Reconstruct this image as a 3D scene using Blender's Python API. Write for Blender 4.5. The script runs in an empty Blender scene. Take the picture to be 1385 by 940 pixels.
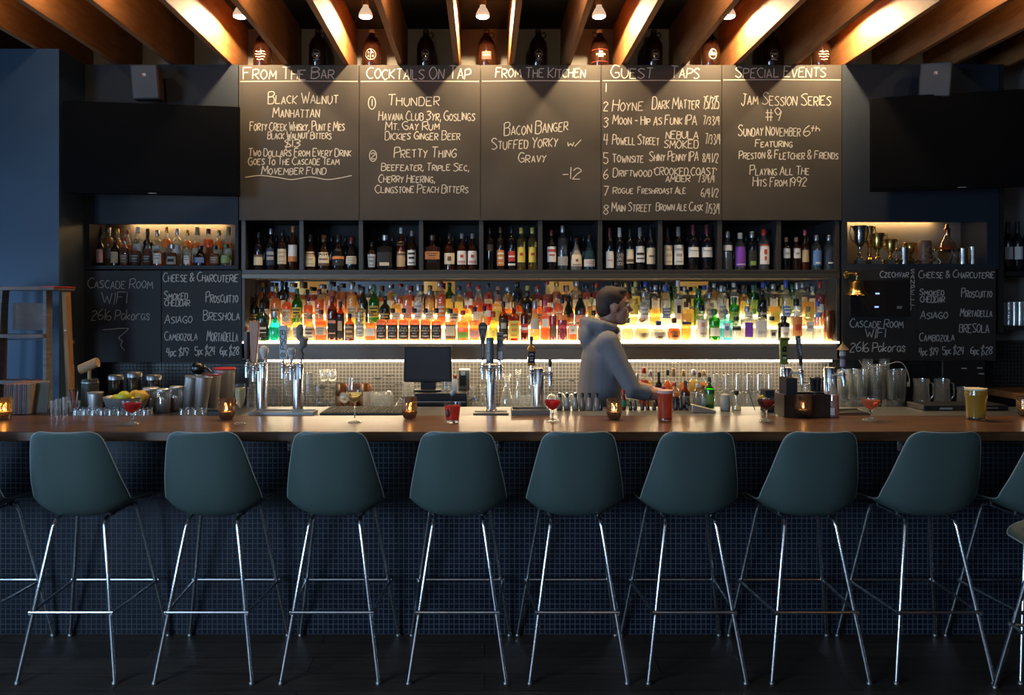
import bpy, math, random
from math import sin, cos, pi, radians as R
random.seed(7)
S = bpy.context.scene
COL = S.collection
# ------------------------------------------------------------------ camera / light / exposure
F, CX, CY, H = 1057.0, 655.0, 414.0, 1.654          # focal length in px of the 1385x940 frame, vanishing point, eye height
cam = bpy.data.cameras.new('camera'); co = bpy.data.objects.new('camera', cam); COL.objects.link(co)
co.location = (0, 0, H); co.rotation_euler = (R(90), 0, 0)
cam.sensor_width = 36; cam.lens = F/1385*36
cam.shift_x = (692.5-CX)/1385; cam.shift_y = -(470-CY)/1385
cam.clip_start = .05
S.camera = co
S.view_settings.view_transform = 'Standard'; S.view_settings.look = 'None'
S.view_settings.gamma = 1; S.view_settings.use_curve_mapping = False
S.view_settings.exposure = 0.0
S.cycles.max_bounces = 24; S.cycles.transparent_max_bounces = 32; S.cycles.transmission_bounces = 24
S.cycles.caustics_refractive = False; S.cycles.caustics_reflective = False
S.cycles.sample_clamp_indirect = 4.0
W = bpy.data.worlds.new('dusk'); S.world = W; W.use_nodes = True
W.node_tree.nodes['Background'].inputs[0].default_value = (.16, .26, .42, 1)
W.node_tree.nodes['Background'].inputs[1].default_value = .25
E_SPOT, E_DAY, E_PEND, E_SHELF, E_STRIP, E_CANDLE, E_NICHE = 66.0, 185.0, 10.0, 12.0, 46.0, .3, 40
WARM = (1, .73, .41)

def light(name, kind, loc, energy, color, size=.03, rot=(0, 0, 0), parent=None, sy=None, spot=None):
    l = bpy.data.lights.new(name, kind); l.energy = energy; l.color = color
    if kind == 'AREA':
        l.shape = 'RECTANGLE'; l.size = size; l.size_y = sy or size
    else:
        l.shadow_soft_size = size
    if kind == 'SPOT':
        l.spot_size = spot; l.spot_blend = .25
    o = bpy.data.objects.new(name, l); COL.objects.link(o); o.location = loc; o.rotation_euler = rot
    if parent: o.parent = parent
    return o
# daylight: tall street windows in the left wall; transom fill added high in front, outside the mirror's view
for wy, k in ((-2.35, 1.1), (-.35, .9)):
    light('window_daylight', 'AREA', (-4.33, wy, 1.7), E_DAY*k, (.46, .70, 1), 1.6, (R(90), 0, R(-90)), sy=1.6)
light('added_door_fill', 'AREA', (-4.34, 4.0, 1.0), 55, (.30, .58, 1), 1.5, (R(90), 0, R(-90)), sy=1.7)  # blue fill added to brighten the lower part of the end wall
for wx, k in ((-3.3, .05), (-.9, .05), (1.5, .04)):
    light('added_transom_fill', 'AREA', (wx, -3.42, 2.95), E_DAY*k, (.50, .72, 1), 1.8, (R(90), 0, 0), sy=.6)

# ------------------------------------------------------------------ materials
MC = {}
def nodes(name):
    m = bpy.data.materials.new(name); m.use_nodes = True
    nt = m.node_tree; b = nt.nodes['Principled BSDF']
    return m, nt, b
def mat(name, col, rough=.5, metal=0, coat=0, emit=0, spec=.5, noise=0, nscale=40, bump=0):
    if name in MC: return MC[name]
    m, nt, b = nodes(name)
    b.inputs['Base Color'].default_value = (*col, 1); b.inputs['Roughness'].default_value = rough
    b.inputs['Metallic'].default_value = metal; b.inputs['Coat Weight'].default_value = coat
    b.inputs['Specular IOR Level'].default_value = spec
    if emit:
        b.inputs['Emission Color'].default_value = (*col, 1); b.inputs['Emission Strength'].default_value = emit
    if noise or bump:
        tc = nt.nodes.new('ShaderNodeTexCoord'); n = nt.nodes.new('ShaderNodeTexNoise')
        n.inputs['Scale'].default_value = nscale; n.inputs['Detail'].default_value = 5
        nt.links.new(tc.outputs['Object'], n.inputs['Vector'])
        if noise:
            r = nt.nodes.new('ShaderNodeMapRange'); r.inputs[3].default_value = 1-noise; r.inputs[4].default_value = 1+noise
            nt.links.new(n.outputs['Fac'], r.inputs[0])
            mx = nt.nodes.new('ShaderNodeVectorMath'); mx.operation = 'SCALE'; mx.inputs[0].default_value = col
            nt.links.new(r.outputs[0], mx.inputs['Scale']); nt.links.new(mx.outputs[0], b.inputs['Base Color'])
        if bump:
            bp = nt.nodes.new('ShaderNodeBump'); bp.inputs['Strength'].default_value = bump; bp.inputs['Distance'].default_value = .002
            nt.links.new(n.outputs['Fac'], bp.inputs['Height']); nt.links.new(bp.outputs[0], b.inputs['Normal'])
    MC[name] = m; return m
def thin_glass(name, tint=(.96, .98, .97), refl=.09, edge=.8, haze=.035):
    if name in MC: return MC[name]
    m = bpy.data.materials.new(name); m.use_nodes = True; nt = m.node_tree; nt.nodes.clear()
    out = nt.nodes.new('ShaderNodeOutputMaterial'); mx = nt.nodes.new('ShaderNodeMixShader')
    t = nt.nodes.new('ShaderNodeBsdfTransparent'); g = nt.nodes.new('ShaderNodeBsdfGlossy')
    t.inputs[0].default_value = (*tint, 1); g.inputs['Roughness'].default_value = .04
    lw = nt.nodes.new('ShaderNodeLayerWeight'); lw.inputs[0].default_value = .35
    p = nt.nodes.new('ShaderNodeMath'); p.operation = 'POWER'; p.inputs[1].default_value = 2.2
    r = nt.nodes.new('ShaderNodeMapRange'); r.inputs[3].default_value = refl; r.inputs[4].default_value = edge
    nt.links.new(lw.outputs['Facing'], p.inputs[0]); nt.links.new(p.outputs[0], r.inputs[0]); nt.links.new(r.outputs[0], mx.inputs[0])
    nt.links.new(t.outputs[0], mx.inputs[1]); nt.links.new(g.outputs[0], mx.inputs[2])
    hz_ = nt.nodes.new('ShaderNodeMixShader'); hz_.inputs[0].default_value = haze  # white scatter mixed in so the glass seems to glow in backlight
    tl = nt.nodes.new('ShaderNodeBsdfTranslucent'); df = nt.nodes.new('ShaderNodeBsdfDiffuse'); ad = nt.nodes.new('ShaderNodeMixShader')
    for q in (tl, df): q.inputs[0].default_value = (*tint, 1)
    nt.links.new(tl.outputs[0], ad.inputs[1]); nt.links.new(df.outputs[0], ad.inputs[2])
    nt.links.new(mx.outputs[0], hz_.inputs[1]); nt.links.new(ad.outputs[0], hz_.inputs[2]); nt.links.new(hz_.outputs[0], out.inputs[0])
    MC[name] = m; return m
def solid_glass(name, tint=(.97, .98, .98), ior=1.45):
    if name in MC: return MC[name]
    m, nt, b = nodes(name)
    b.inputs['Base Color'].default_value = (*tint, 1); b.inputs['Transmission Weight'].default_value = 1
    b.inputs['Roughness'].default_value = .02; b.inputs['IOR'].default_value = ior
    MC[name] = m; return m
def bar_glass(name, haze=.16):
    """bar glass: clear refraction with white scatter added to stand in for glow"""
    m = solid_glass(name); nt = m.node_tree; b = nt.nodes['Principled BSDF']; out = nt.nodes['Material Output']
    mx = nt.nodes.new('ShaderNodeMixShader'); mx.inputs[0].default_value = haze
    tl = nt.nodes.new('ShaderNodeBsdfTranslucent'); df = nt.nodes.new('ShaderNodeBsdfDiffuse'); ad = nt.nodes.new('ShaderNodeMixShader')
    for q in (tl, df): q.inputs[0].default_value = (.9, .92, .9, 1)
    nt.links.new(tl.outputs[0], ad.inputs[1]); nt.links.new(df.outputs[0], ad.inputs[2])
    nt.links.new(b.outputs[0], mx.inputs[1]); nt.links.new(ad.outputs[0], mx.inputs[2]); nt.links.new(mx.outputs[0], out.inputs[0])
    return m
def liquid(name, tint, cloudy=.4):
    """a drink: part clear refraction, part light scattered through it"""
    if name in MC: return MC[name]
    m = bpy.data.materials.new(name); m.use_nodes = True; nt = m.node_tree; nt.nodes.clear()
    out = nt.nodes.new('ShaderNodeOutputMaterial'); mx = nt.nodes.new('ShaderNodeMixShader'); mx.inputs[0].default_value = cloudy
    g = nt.nodes.new('ShaderNodeBsdfGlass'); g.inputs['Color'].default_value = (*[c**.6 for c in tint], 1); g.inputs['IOR'].default_value = 1.33; g.inputs['Roughness'].default_value = .03
    ad = nt.nodes.new('ShaderNodeMixShader'); ad.inputs[0].default_value = .65
    d = nt.nodes.new('ShaderNodeBsdfDiffuse'); d.inputs[0].default_value = (*tint, 1)
    t = nt.nodes.new('ShaderNodeBsdfTranslucent'); t.inputs[0].default_value = (*tint, 1)
    nt.links.new(d.outputs[0], ad.inputs[1]); nt.links.new(t.outputs[0], ad.inputs[2])
    nt.links.new(g.outputs[0], mx.inputs[1]); nt.links.new(ad.outputs[0], mx.inputs[2]); nt.links.new(mx.outputs[0], out.inputs[0])
    MC[name] = m; return m
def emis(name, col, s):
    if name in MC: return MC[name]
    m = bpy.data.materials.new(name); m.use_nodes = True; nt = m.node_tree; nt.nodes.clear()
    out = nt.nodes.new('ShaderNodeOutputMaterial'); e = nt.nodes.new('ShaderNodeEmission')
    e.inputs[0].default_value = (*col, 1); e.inputs[1].default_value = s; nt.links.new(e.outputs[0], out.inputs[0])
    MC[name] = m; return m
def wood(name, c1, c2, scale, rough, coat=0, axis_scale=(1, 1, 1), planks=None):
    if name in MC: return MC[name]
    m, nt, b = nodes(name)
    tc = nt.nodes.new('ShaderNodeTexCoord'); mp = nt.nodes.new('ShaderNodeMapping'); mp.inputs['Scale'].default_value = axis_scale
    n = nt.nodes.new('ShaderNodeTexNoise'); n.inputs['Scale'].default_value = scale; n.inputs['Detail'].default_value = 8; n.inputs['Roughness'].default_value = .65; n.inputs['Distortion'].default_value = .6
    cr = nt.nodes.new('ShaderNodeValToRGB'); cr.color_ramp.elements[0].color = (*c1, 1); cr.color_ramp.elements[1].color = (*c2, 1)
    cr.color_ramp.elements[0].position = .32; cr.color_ramp.elements[1].position = .68
    nt.links.new(tc.outputs['Object'], mp.inputs[0]); nt.links.new(mp.outputs[0], n.inputs['Vector']); nt.links.new(n.outputs['Fac'], cr.inputs[0])
    last = cr.outputs[0]
    if planks:
        br = nt.nodes.new('ShaderNodeTexBrick'); br.inputs['Scale'].default_value = 1; br.inputs['Brick Width'].default_value = planks[0]; br.inputs['Row Height'].default_value = planks[1]
        br.inputs['Mortar Size'].default_value = planks[2]; br.inputs['Color1'].default_value = (1, 1, 1, 1); br.inputs['Color2'].default_value = (.6, .6, .6, 1); br.inputs['Mortar'].default_value = (.1, .1, .1, 1)
        nt.links.new(tc.outputs['Object'], br.inputs['Vector'])
        mm = nt.nodes.new('ShaderNodeMix'); mm.data_type = 'RGBA'; mm.blend_type = 'MULTIPLY'; mm.inputs[0].default_value = 1
        nt.links.new(last, mm.inputs[6]); nt.links.new(br.outputs[0], mm.inputs[7]); last = mm.outputs[2]
    nt.links.new(last, b.inputs['Base Color'])
    bp = nt.nodes.new('ShaderNodeBump'); bp.inputs['Strength'].default_value = .25; bp.inputs['Distance'].default_value = .003
    nt.links.new(n.outputs['Fac'], bp.inputs['Height']); nt.links.new(bp.outputs[0], b.inputs['Normal'])
    b.inputs['Roughness'].default_value = rough; b.inputs['Coat Weight'].default_value = coat; b.inputs['Coat Roughness'].default_value = .15
    MC[name] = m; return m
def tiles(name, c1, c2, mortar, pitch, rough=.25, spec=.5):
    """square mosaic on a wall that faces -y (object x,z as the tile plane)"""
    m, nt, b = nodes(name)
    tc = nt.nodes.new('ShaderNodeTexCoord'); sp = nt.nodes.new('ShaderNodeSeparateXYZ'); cb = nt.nodes.new('ShaderNodeCombineXYZ')
    nt.links.new(tc.outputs['Object'], sp.inputs[0]); nt.links.new(sp.outputs[0], cb.inputs[0]); nt.links.new(sp.outputs[2], cb.inputs[1])
    br = nt.nodes.new('ShaderNodeTexBrick'); br.offset = 0; br.inputs['Scale'].default_value = 1
    br.inputs['Brick Width'].default_value = pitch; br.inputs['Row Height'].default_value = pitch; br.inputs['Mortar Size'].default_value = pitch*.085; br.inputs['Mortar Smooth'].default_value = .1
    br.inputs['Color1'].default_value = (*c1, 1); br.inputs['Color2'].default_value = (*c2, 1); br.inputs['Mortar'].default_value = (*mortar, 1)
    nt.links.new(cb.outputs[0], br.inputs['Vector']); nt.links.new(br.outputs[0], b.inputs['Base Color'])
    rr = nt.nodes.new('ShaderNodeMapRange'); rr.inputs[3].default_value = rough; rr.inputs[4].default_value = .8
    nt.links.new(br.outputs['Fac'], rr.inputs[0]); nt.links.new(rr.outputs[0], b.inputs['Roughness'])
    bp = nt.nodes.new('ShaderNodeBump'); bp.inputs['Strength'].default_value = .5; bp.inputs['Distance'].default_value = .002; bp.invert = True
    nt.links.new(br.outputs['Fac'], bp.inputs['Height']); nt.links.new(bp.outputs[0], b.inputs['Normal'])
    b.inputs['Specular IOR Level'].default_value = spec
    return m
chrome = mat('chrome', (.78, .79, .80), .20, 1)
steel = mat('brushed_steel', (.68, .67, .65), .42, 1)
dull_steel = mat('dull_steel', (.30, .30, .29), .4, 1)
black = mat('black_plastic', (.012, .012, .013), .4)
soft_black = mat('matte_black_paint', (.014, .0135, .013), .6, spec=.3)
board_m = mat('chalkboard_slate', (.040, .0335, .0265), .62, noise=.35, nscale=3.5, spec=.35)
navy_board = mat('navy_chalkboard', (.016, .018, .022), .6, noise=.3, nscale=4, spec=.35)
wall_m = mat('dark_navy_wall', (.016, .022, .032), .65, noise=.15, nscale=5, spec=.35)
chalk = mat('white_chalk', (.50, .465, .40), .95, noise=.25, nscale=160)
faint_chalk = mat('faint_chalk', (.34, .34, .34), .95, noise=.3, nscale=160)
clear = thin_glass('clear_glass', refl=.22, edge=.95, haze=.17); drink_glass = thin_glass('drink_glass', refl=.06, edge=.7, haze=.02)
stem_glass = solid_glass('solid_clear_glass'); glow_glass = bar_glass('glow_bar_glass')

# ------------------------------------------------------------------ mesh builder
class MB:
    def __init__(s): s.v = []; s.f = []
    def add(s, v, f):
        n = len(s.v); s.v += v; s.f += [tuple(i+n for i in q) for q in f]; return s
    def box(s, x0, x1, y0, y1, z0, z1):
        return s.add([(x0,y0,z0),(x1,y0,z0),(x1,y1,z0),(x0,y1,z0),(x0,y0,z1),(x1,y0,z1),(x1,y1,z1),(x0,y1,z1)],
                     [(0,3,2,1),(4,5,6,7),(0,1,5,4),(1,2,6,5),(2,3,7,6),(3,0,4,7)])
    def prism(s, pts, y0, y1):
        """outline in x,z pushed from y0 to y1"""
        n = len(pts)
        v = [(x, y0, z) for x, z in pts]+[(x, y1, z) for x, z in pts]
        f = [tuple(range(n)), tuple(range(2*n-1, n-1, -1))]+[(i, n+i, n+(i+1) % n, (i+1) % n) for i in range(n)]
        return s.add(v, f)
    def lathe(s, prof, seg=20, cx=0, cy=0, cz=0, sq=2, sx=1, sy=1, caps=True):
        v = []; f = []; n = len(prof)
        def rad(a):
            if sq == 2: return 1
            return (abs(cos(a))**sq+abs(sin(a))**sq)**(-1/sq)
        for r, z in prof:
            for k in range(seg):
                a = 2*pi*(k+.5)/seg; q = max(r, 1e-5)
                e = rad(a) if sq != 2 else 1
                v.append((cx+q*e*cos(a)*sx, cy+q*e*sin(a)*sy, cz+z))
        for i in range(n-1):
            for k in range(seg):
                k2 = (k+1) % seg
                f.append((i*seg+k, i*seg+k2, (i+1)*seg+k2, (i+1)*seg+k))
        if caps:
            if prof[0][0] > 1e-4: f.append(tuple(range(seg-1, -1, -1)))
            if prof[-1][0] > 1e-4: f.append(tuple((n-1)*seg+k for k in range(seg)))
        return s.add(v, f)
    def tube(s, pts, rad, seg=8, closed=False):
        from mathutils import Vector as V
        P = [V(p) for p in pts]; n = len(P)
        if not isinstance(rad, (list, tuple)): rad = [rad]*n
        v = []; f = []; prev = None
        for i in range(n):
            if closed: t = (P[(i+1) % n]-P[i-1])
            else: t = P[min(i+1, n-1)]-P[max(i-1, 0)]
            t = t.normalized() if t.length > 1e-9 else V((0, 0, 1))
            if prev is None:
                u = t.cross(V((0, 0, 1)) if abs(t.z) < .9 else V((1, 0, 0))).normalized()
            else:
                u = (prev-t*prev.dot(t)); u = u.normalized() if u.length > 1e-6 else prev
            prev = u; w = t.cross(u)
            for k in range(seg):
                a = 2*pi*k/seg; q = P[i]+(u*cos(a)+w*sin(a))*rad[i]; v.append(tuple(q))
        m = n if closed else n-1
        for i in range(m):
            j = (i+1) % n
            for k in range(seg):
                k2 = (k+1) % seg; f.append((i*seg+k, i*seg+k2, j*seg+k2, j*seg+k))
        if not closed:
            f.append(tuple(range(seg-1, -1, -1))); f.append(tuple((n-1)*seg+k for k in range(seg)))
        return s.add(v, f)
    def ball(s, c, r, seg=14, rings=8, rot=None):
        if not isinstance(r, tuple): r = (r, r, r)
        v = []; f = []
        for i in range(rings+1):
            th = pi*i/rings
            for k in range(seg):
                a = 2*pi*k/seg; q = (max(sin(th), 1e-4)*cos(a)*r[0], max(sin(th), 1e-4)*sin(a)*r[1], -cos(th)*r[2])
                if rot:
                    from mathutils import Vector
                    q = tuple(rot @ Vector(q))
                v.append((c[0]+q[0], c[1]+q[1], c[2]+q[2]))
        for i in range(rings):
            for k in range(seg):
                k2 = (k+1) % seg; f.append((i*seg+k, i*seg+k2, (i+1)*seg+k2, (i+1)*seg+k))
        f.append(tuple(range(seg-1, -1, -1))); f.append(tuple(rings*seg+k for k in range(seg)))
        return s.add(v, f)
    def rings(s, rs):
        """loft of elliptical rings: (cx,cy,cz,rx,ry)"""
        seg = 24; v = []; f = []
        for cx, cy, cz, rx, ry in rs:
            for k in range(seg):
                a = 2*pi*k/seg; v.append((cx+rx*cos(a), cy+ry*sin(a), cz))
        for i in range(len(rs)-1):
            for k in range(seg):
                k2 = (k+1) % seg; f.append((i*seg+k, i*seg+k2, (i+1)*seg+k2, (i+1)*seg+k))
        f.append(tuple(range(seg-1, -1, -1))); f.append(tuple((len(rs)-1)*seg+k for k in range(seg)))
        return s.add(v, f)
    def build(s, name, m, parent=None, smooth=40, bevel=0, loc=None):
        me = bpy.data.meshes.new(name); me.from_pydata(s.v, [], s.f); me.update()
        if smooth:
            me.shade_smooth(); me.set_sharp_from_angle(angle=R(smooth))
        me.materials.append(m)
        o = bpy.data.objects.new(name, me); COL.objects.link(o)
        if parent: o.parent = parent
        if loc: o.location = loc
        if bevel:
            b = o.modifiers.new('edge', 'BEVEL'); b.width = bevel; b.segments = 2; b.limit_method = 'ANGLE'
        return o
def tag(o, label=None, cat=None, group=None, kind=None):
    if label: o['label'] = label
    if cat: o['category'] = cat
    if group: o['group'] = group
    if kind: o['kind'] = kind
    return o
def thing(name, label, cat, loc=(0, 0, 0), rz=0, group=None):
    o = bpy.data.objects.new(name, None); COL.objects.link(o); o.location = loc; o.rotation_euler = (0, 0, rz); o.empty_display_size = .05
    return tag(o, label, cat, group)
def dup(root, loc, rz=None, label=None):
    r = root.copy(); COL.objects.link(r); r.location = loc
    if rz is not None: r.rotation_euler = (0, 0, rz)
    if label: r['label'] = label
    for ch in list(root.children):
        if ch.type == 'LIGHT': continue
        c = ch.copy(); COL.objects.link(c); c.parent = r
        for g in ch.children:
            d = g.copy(); COL.objects.link(d); d.parent = c
    return r
def struct(o, label=None):
    return tag(o, label, kind='structure')
def PX(px, Y): return (px-CX)/F*Y
def PZ(py, Y): return H-(py-CY)/F*Y
ORD = 'first second third fourth fifth sixth seventh eighth ninth tenth eleventh twelfth thirteenth fourteenth fifteenth sixteenth seventeenth eighteenth nineteenth'.split()
TENS = {2: ('twenty', 'twentieth'), 3: ('thirty', 'thirtieth'), 4: ('forty', 'fortieth'), 5: ('fifty', 'fiftieth'), 6: ('sixty', 'sixtieth')}
def nth(n):
    if n <= 19: return ORD[n-1]
    t, u = divmod(n, 10)
    return TENS[t][1] if u == 0 else TENS[t][0]+'-'+ORD[u-1]

# ------------------------------------------------------------------ hand lettering: a stroke alphabet
G = {'A': '00 39 60;13 53', 'B': '00 09;~09 49 67 35 05;~05 55 62 40 00', 'C': '~68 39 06 03 30 61', 'D': '00 09;~09 49 66 63 40 00', 'E': '69 09 00 60;05 45',
 'F': '69 09 00;05 45', 'G': '~68 39 06 03 30 61 64;64 34', 'H': '09 00;69 60;05 65', 'I': '09 00', 'J': '29 69;~49 42 20 02', 'K': '09 00;69 04 60', 'L': '09 00 60',
 'M': '00 19 43 79 80', 'N': '00 09 60 69', 'O': '~39 06 03 30 63 66 39', 'P': '00 09;~09 59 67 55 04', 'Q': '~39 06 03 30 63 66 39;42 70', 'R': '00 09;~09 59 67 55 04;24 60',
 'S': '~68 39 07 35 62 30 01', 'T': '09 69;39 30', 'U': '~09 03 30 63 69', 'V': '09 30 69', 'W': '09 20 46 60 89', 'X': '09 60;00 69', 'Y': '09 35 69;35 20', 'Z': '09 69 00 60',
 '0': '~39 06 03 30 63 66 39', '1': '09 00', '2': '~07 39 67 34 00;00 60', '3': '~08 39 67 25;~25 63 30 01', '4': '19 04 64;49 40', '5': '69 09 05;~05 55 62 30 01', '6': '~59 16 02 30 62 44 03',
 '7': '09 69 20', '8': '~39 07 35 62 30 02 35 67 39', '9': '~66 34 07 39 67 66 40', '&': '~60 07 39 47 03 20 64', '.': '00 01', ',': '11 0-', '-': '04 44', '/': '00 69', '$': '~68 39 07 35 62 30 01;4= 1-',
 '#': '20 29;50 59;06 76;03 73', "'": '09 07', '(': '~29 05 20', ')': '~09 25 00', ' ': ''}
GL = {'a': '~45 15 02 20 43 45;45 50', 'c': '~45 15 02 20 41', 'e': '03 43;~43 35 05 02 20 41', 'h': '09 00;~03 25 43 40', 'i': '05 00;07 08', 'k': '09 00;45 02 40', 'm': '05 00;~03 25 33 30;~33 55 63 60',
 'n': '05 00;~03 25 43 40', 'o': '~25 02 20 43 25', 'p': '05 0-;~05 35 43 20 01', 'r': '05 00;~03 25 45', 's': '~44 15 04 32 20 01', 't': '29 20;05 45', 'w': '05 10 33 50 65', 'y': '05 21;45 0-', 'd': '~45 15 02 20 42;49 40', 'l': '09 00', 'x': '05 40;00 45', 'u': '~05 02 20 42 45;45 40'}
def _xy(t):
    d = {'-': -2, '=': 11}
    f = lambda c: d[c] if c in d else int(c)
    return (f(t[0]), f(t[1]))
def _smooth(p):
    out = []
    n = len(p)
    for i in range(n-1):
        p0, p1, p2, p3 = p[max(i-1, 0)], p[i], p[i+1], p[min(i+2, n-1)]
        if i == 0 and p[0] == p[-1]: p0 = p[-2]
        if i == n-2 and p[0] == p[-1]: p3 = p[1]
        for k in range(5):
            t = k/5
            out.append(tuple(.5*(2*p1[j]+(p2[j]-p0[j])*t+(2*p0[j]-5*p1[j]+4*p2[j]-p3[j])*t*t+(3*p1[j]-p0[j]-3*p2[j]+p3[j])*t**3) for j in (0, 1)))
    out.append(p[-1]); return out
def strokes(text, lower=False, small=.74, rng=None):
    """polylines of a written line: x from 0, capital height 1; lower-case letters are written as small capitals unless lower is set"""
    rng = rng or random.Random(len(text)*7+ord(text[0]))
    res = []; x = 0
    for ch in text:
        if ch == ' ': x += .36; continue
        if ch.isupper() or ch.upper() not in G or not ch.isalpha(): g, k = G.get(ch, ''), 1.0
        elif lower: g, k = GL.get(ch, G[ch.upper()]), 1.0
        else: g, k = G[ch.upper()], small
        if ch in ".,'": k = .9
        w = 0; dy = rng.uniform(-.05, .05); kk = k*rng.uniform(.94, 1.07); sl = rng.uniform(.02, .12)
        for st in g.split(';'):
            if not st: continue
            sm = st[0] == '~'
            p = [_xy(t) for t in st.lstrip('~').split()]
            p = [(a+rng.uniform(-.35, .35) if not (sm and p[0] == p[-1]) else a, b+rng.uniform(-.35, .35) if not (sm and p[0] == p[-1]) else b) for a, b in p]
            if sm: p = _smooth(p)
            w = max(w, max(a for a, b in p)/9)
            res.append([(x+(a/9+b/9*sl)*kk, b/9*kk+dy) for a, b in p])
        x += w*kk+.17
    return res, x-.17
def ribbon(mb, pts, w, mapf):
    """a chalk stroke on a surface; mapf turns (u,v) into a point"""
    if getattr(mapf, 'dense', False) and len(pts) == 2:
        (a0, b0), (a1, b1) = pts; pts = [(a0+(a1-a0)*k/8, b0+(b1-b0)*k/8) for k in range(9)]
    n = len(pts)
    if n < 2: return
    L = []
    for i in range(n):
        a, b = pts[max(i-1, 0)], pts[min(i+1, n-1)]
        dx, dy = b[0]-a[0], b[1]-a[1]; l = math.hypot(dx, dy) or 1
        nx, ny = -dy/l*w/2, dx/l*w/2
        L.append(mapf(pts[i][0]+nx, pts[i][1]+ny)); L.append(mapf(pts[i][0]-nx, pts[i][1]-ny))
    mb.add(L, [(2*i, 2*i+1, 2*i+3, 2*i+2) for i in range(n-1)])
def write_px(mb, text, x0, x1, y0, y1, Yp, w=1.15, rise=0, lower=False, small=.74, mapf=None):
    """write a line into the box x0..x1, y0..y1 measured on the wall plane at distance Yp; rise lifts its end"""
    st, width = strokes(text, lower, small)
    sx = (x1-x0)/max(width, .05) if width > .1 else (y1-y0); h = y1-y0
    mapf = mapf or (lambda u, v: (PX(u, Yp), Yp-.0012, PZ(v, Yp)))
    for p in st:
        # split corners so that mitres stay sharp
        q = [(x0+a*sx, y1-b*h-rise*a*sx/(x1-x0+1e-6)) for a, b in p]
        if len(q) > 6: ribbon(mb, q, w, mapf)
        else:
            for i in range(len(q)-1):
                ribbon(mb, [q[i], q[i+1]], w, mapf)

# ------------------------------------------------------------------ the room
YB = 5.42                      # front plane of the back bar
SB = F/YB
floor_m = wood('dark_floor_boards', (.045, .030, .020), (.095, .066, .046), 3, .5, 0, (1, 14, 1), planks=(1.6, .16, .003))
o = MB().box(-4.4, 4.6, -3.6, 6.6, -.1, 0).build('floor', floor_m); struct(o, 'dark stained wooden floor boards')
deck_m = mat('black_ceiling_deck', (.012, .011, .010), .8, noise=.3, nscale=8)
o = MB().box(-4.4, 4.6, -3.6, 6.6, 3.71, 3.8).build('ceiling', deck_m); struct(o, 'black ceiling deck above the joists')
wy = [(-3.2, -1.5), (-1.2, .5)]
mb = MB().box(-4.5, -4.4, -3.6, 3.15, 0, .85).box(-4.5, -4.4, 4.85, 6.6, 0, .85).box(-4.5, -4.4, -3.6, 6.6, 2.55, 3.71)
ys = [-3.6]+[a for w_ in wy for a in w_]+[3.15, 4.85, 6.6]
for i in range(0, len(ys), 2): mb.box(-4.5, -4.4, ys[i], ys[i+1], .85, 2.55)
mb.box(-4.5, -4.4, 3.15, 4.85, 2.0, 2.55)
struct(mb.build('wall_left', wall_m, smooth=0))
mb = MB()
for p, q, u, v in ((3.15, 4.85, 1.93, 2.0), (3.15, 3.22, 0, 1.93), (4.78, 4.85, 0, 1.93), (3.97, 4.03, 0, 1.93)): mb.box(-4.48, -4.42, p, q, u, v)
struct(mb.build('added_door_1', black, bevel=.004), 'added door frame round the blue fill in the side wall')  # unseen door added to house the blue fill
o = MB().box(4.6, 4.7, -3.6, 6.6, 0, 3.71).build('wall_right', wall_m, smooth=0); struct(o)
mb = MB(); wins = [(-4.25, -2.35), (-1.85, .05), (.55, 2.45)]  # front openings added for the transom fill
mb.box(-4.4, 4.6, -3.7, -3.5, 0, 2.6).box(-4.4, 4.6, -3.7, -3.5, 3.3, 3.71)
xs = [-4.4]+[a for w_ in wins for a in w_]+[4.6]
for i in range(0, len(xs), 2): mb.box(xs[i], xs[i+1], -3.7, -3.5, 2.6, 3.3)
struct(mb.build('wall_front', mat('grey_room_wall', (.16, .17, .19), .7), smooth=0))
for i, (a, b) in enumerate(wins+wy):
    fr = MB(); z0, z1 = (2.6, 3.3) if i < 3 else (.85, 2.55)
    for p, q, u, v in ((a, b, z0, z0+.05), (a, b, z1-.05, z1), (a, a+.05, z0+.05, z1-.05), (b-.05, b, z0+.05, z1-.05), ((a+b)/2-.02, (a+b)/2+.02, z0+.05, z1-.05)):
        if i < 3: fr.box(p, q, -3.66, -3.54, u, v)
        else: fr.box(-4.48, -4.42, p, q, u, v)
    struct(fr.build('window_%d' % (i+1), black, bevel=.004), 'window with black frame behind the camera')
back_m = mat('recess_back_wall', (.30, .28, .25), .8, noise=.12, nscale=6)
o = MB().box(-4.4, 4.6, 5.80, 5.9, 0, 3.71).build('wall_back', back_m); struct(o, 'grey back wall behind the bar unit')
# left end wall standing forward of the back bar
lw = MB().box(-4.4, -2.77, 5.09, 5.80, 0, 3.33).build('wall_end', mat('blue_black_wall', (.034, .066, .110), .5, noise=.25, nscale=3, spec=.4)); struct(lw, 'tall blue-black end wall behind the stepladder')
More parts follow.
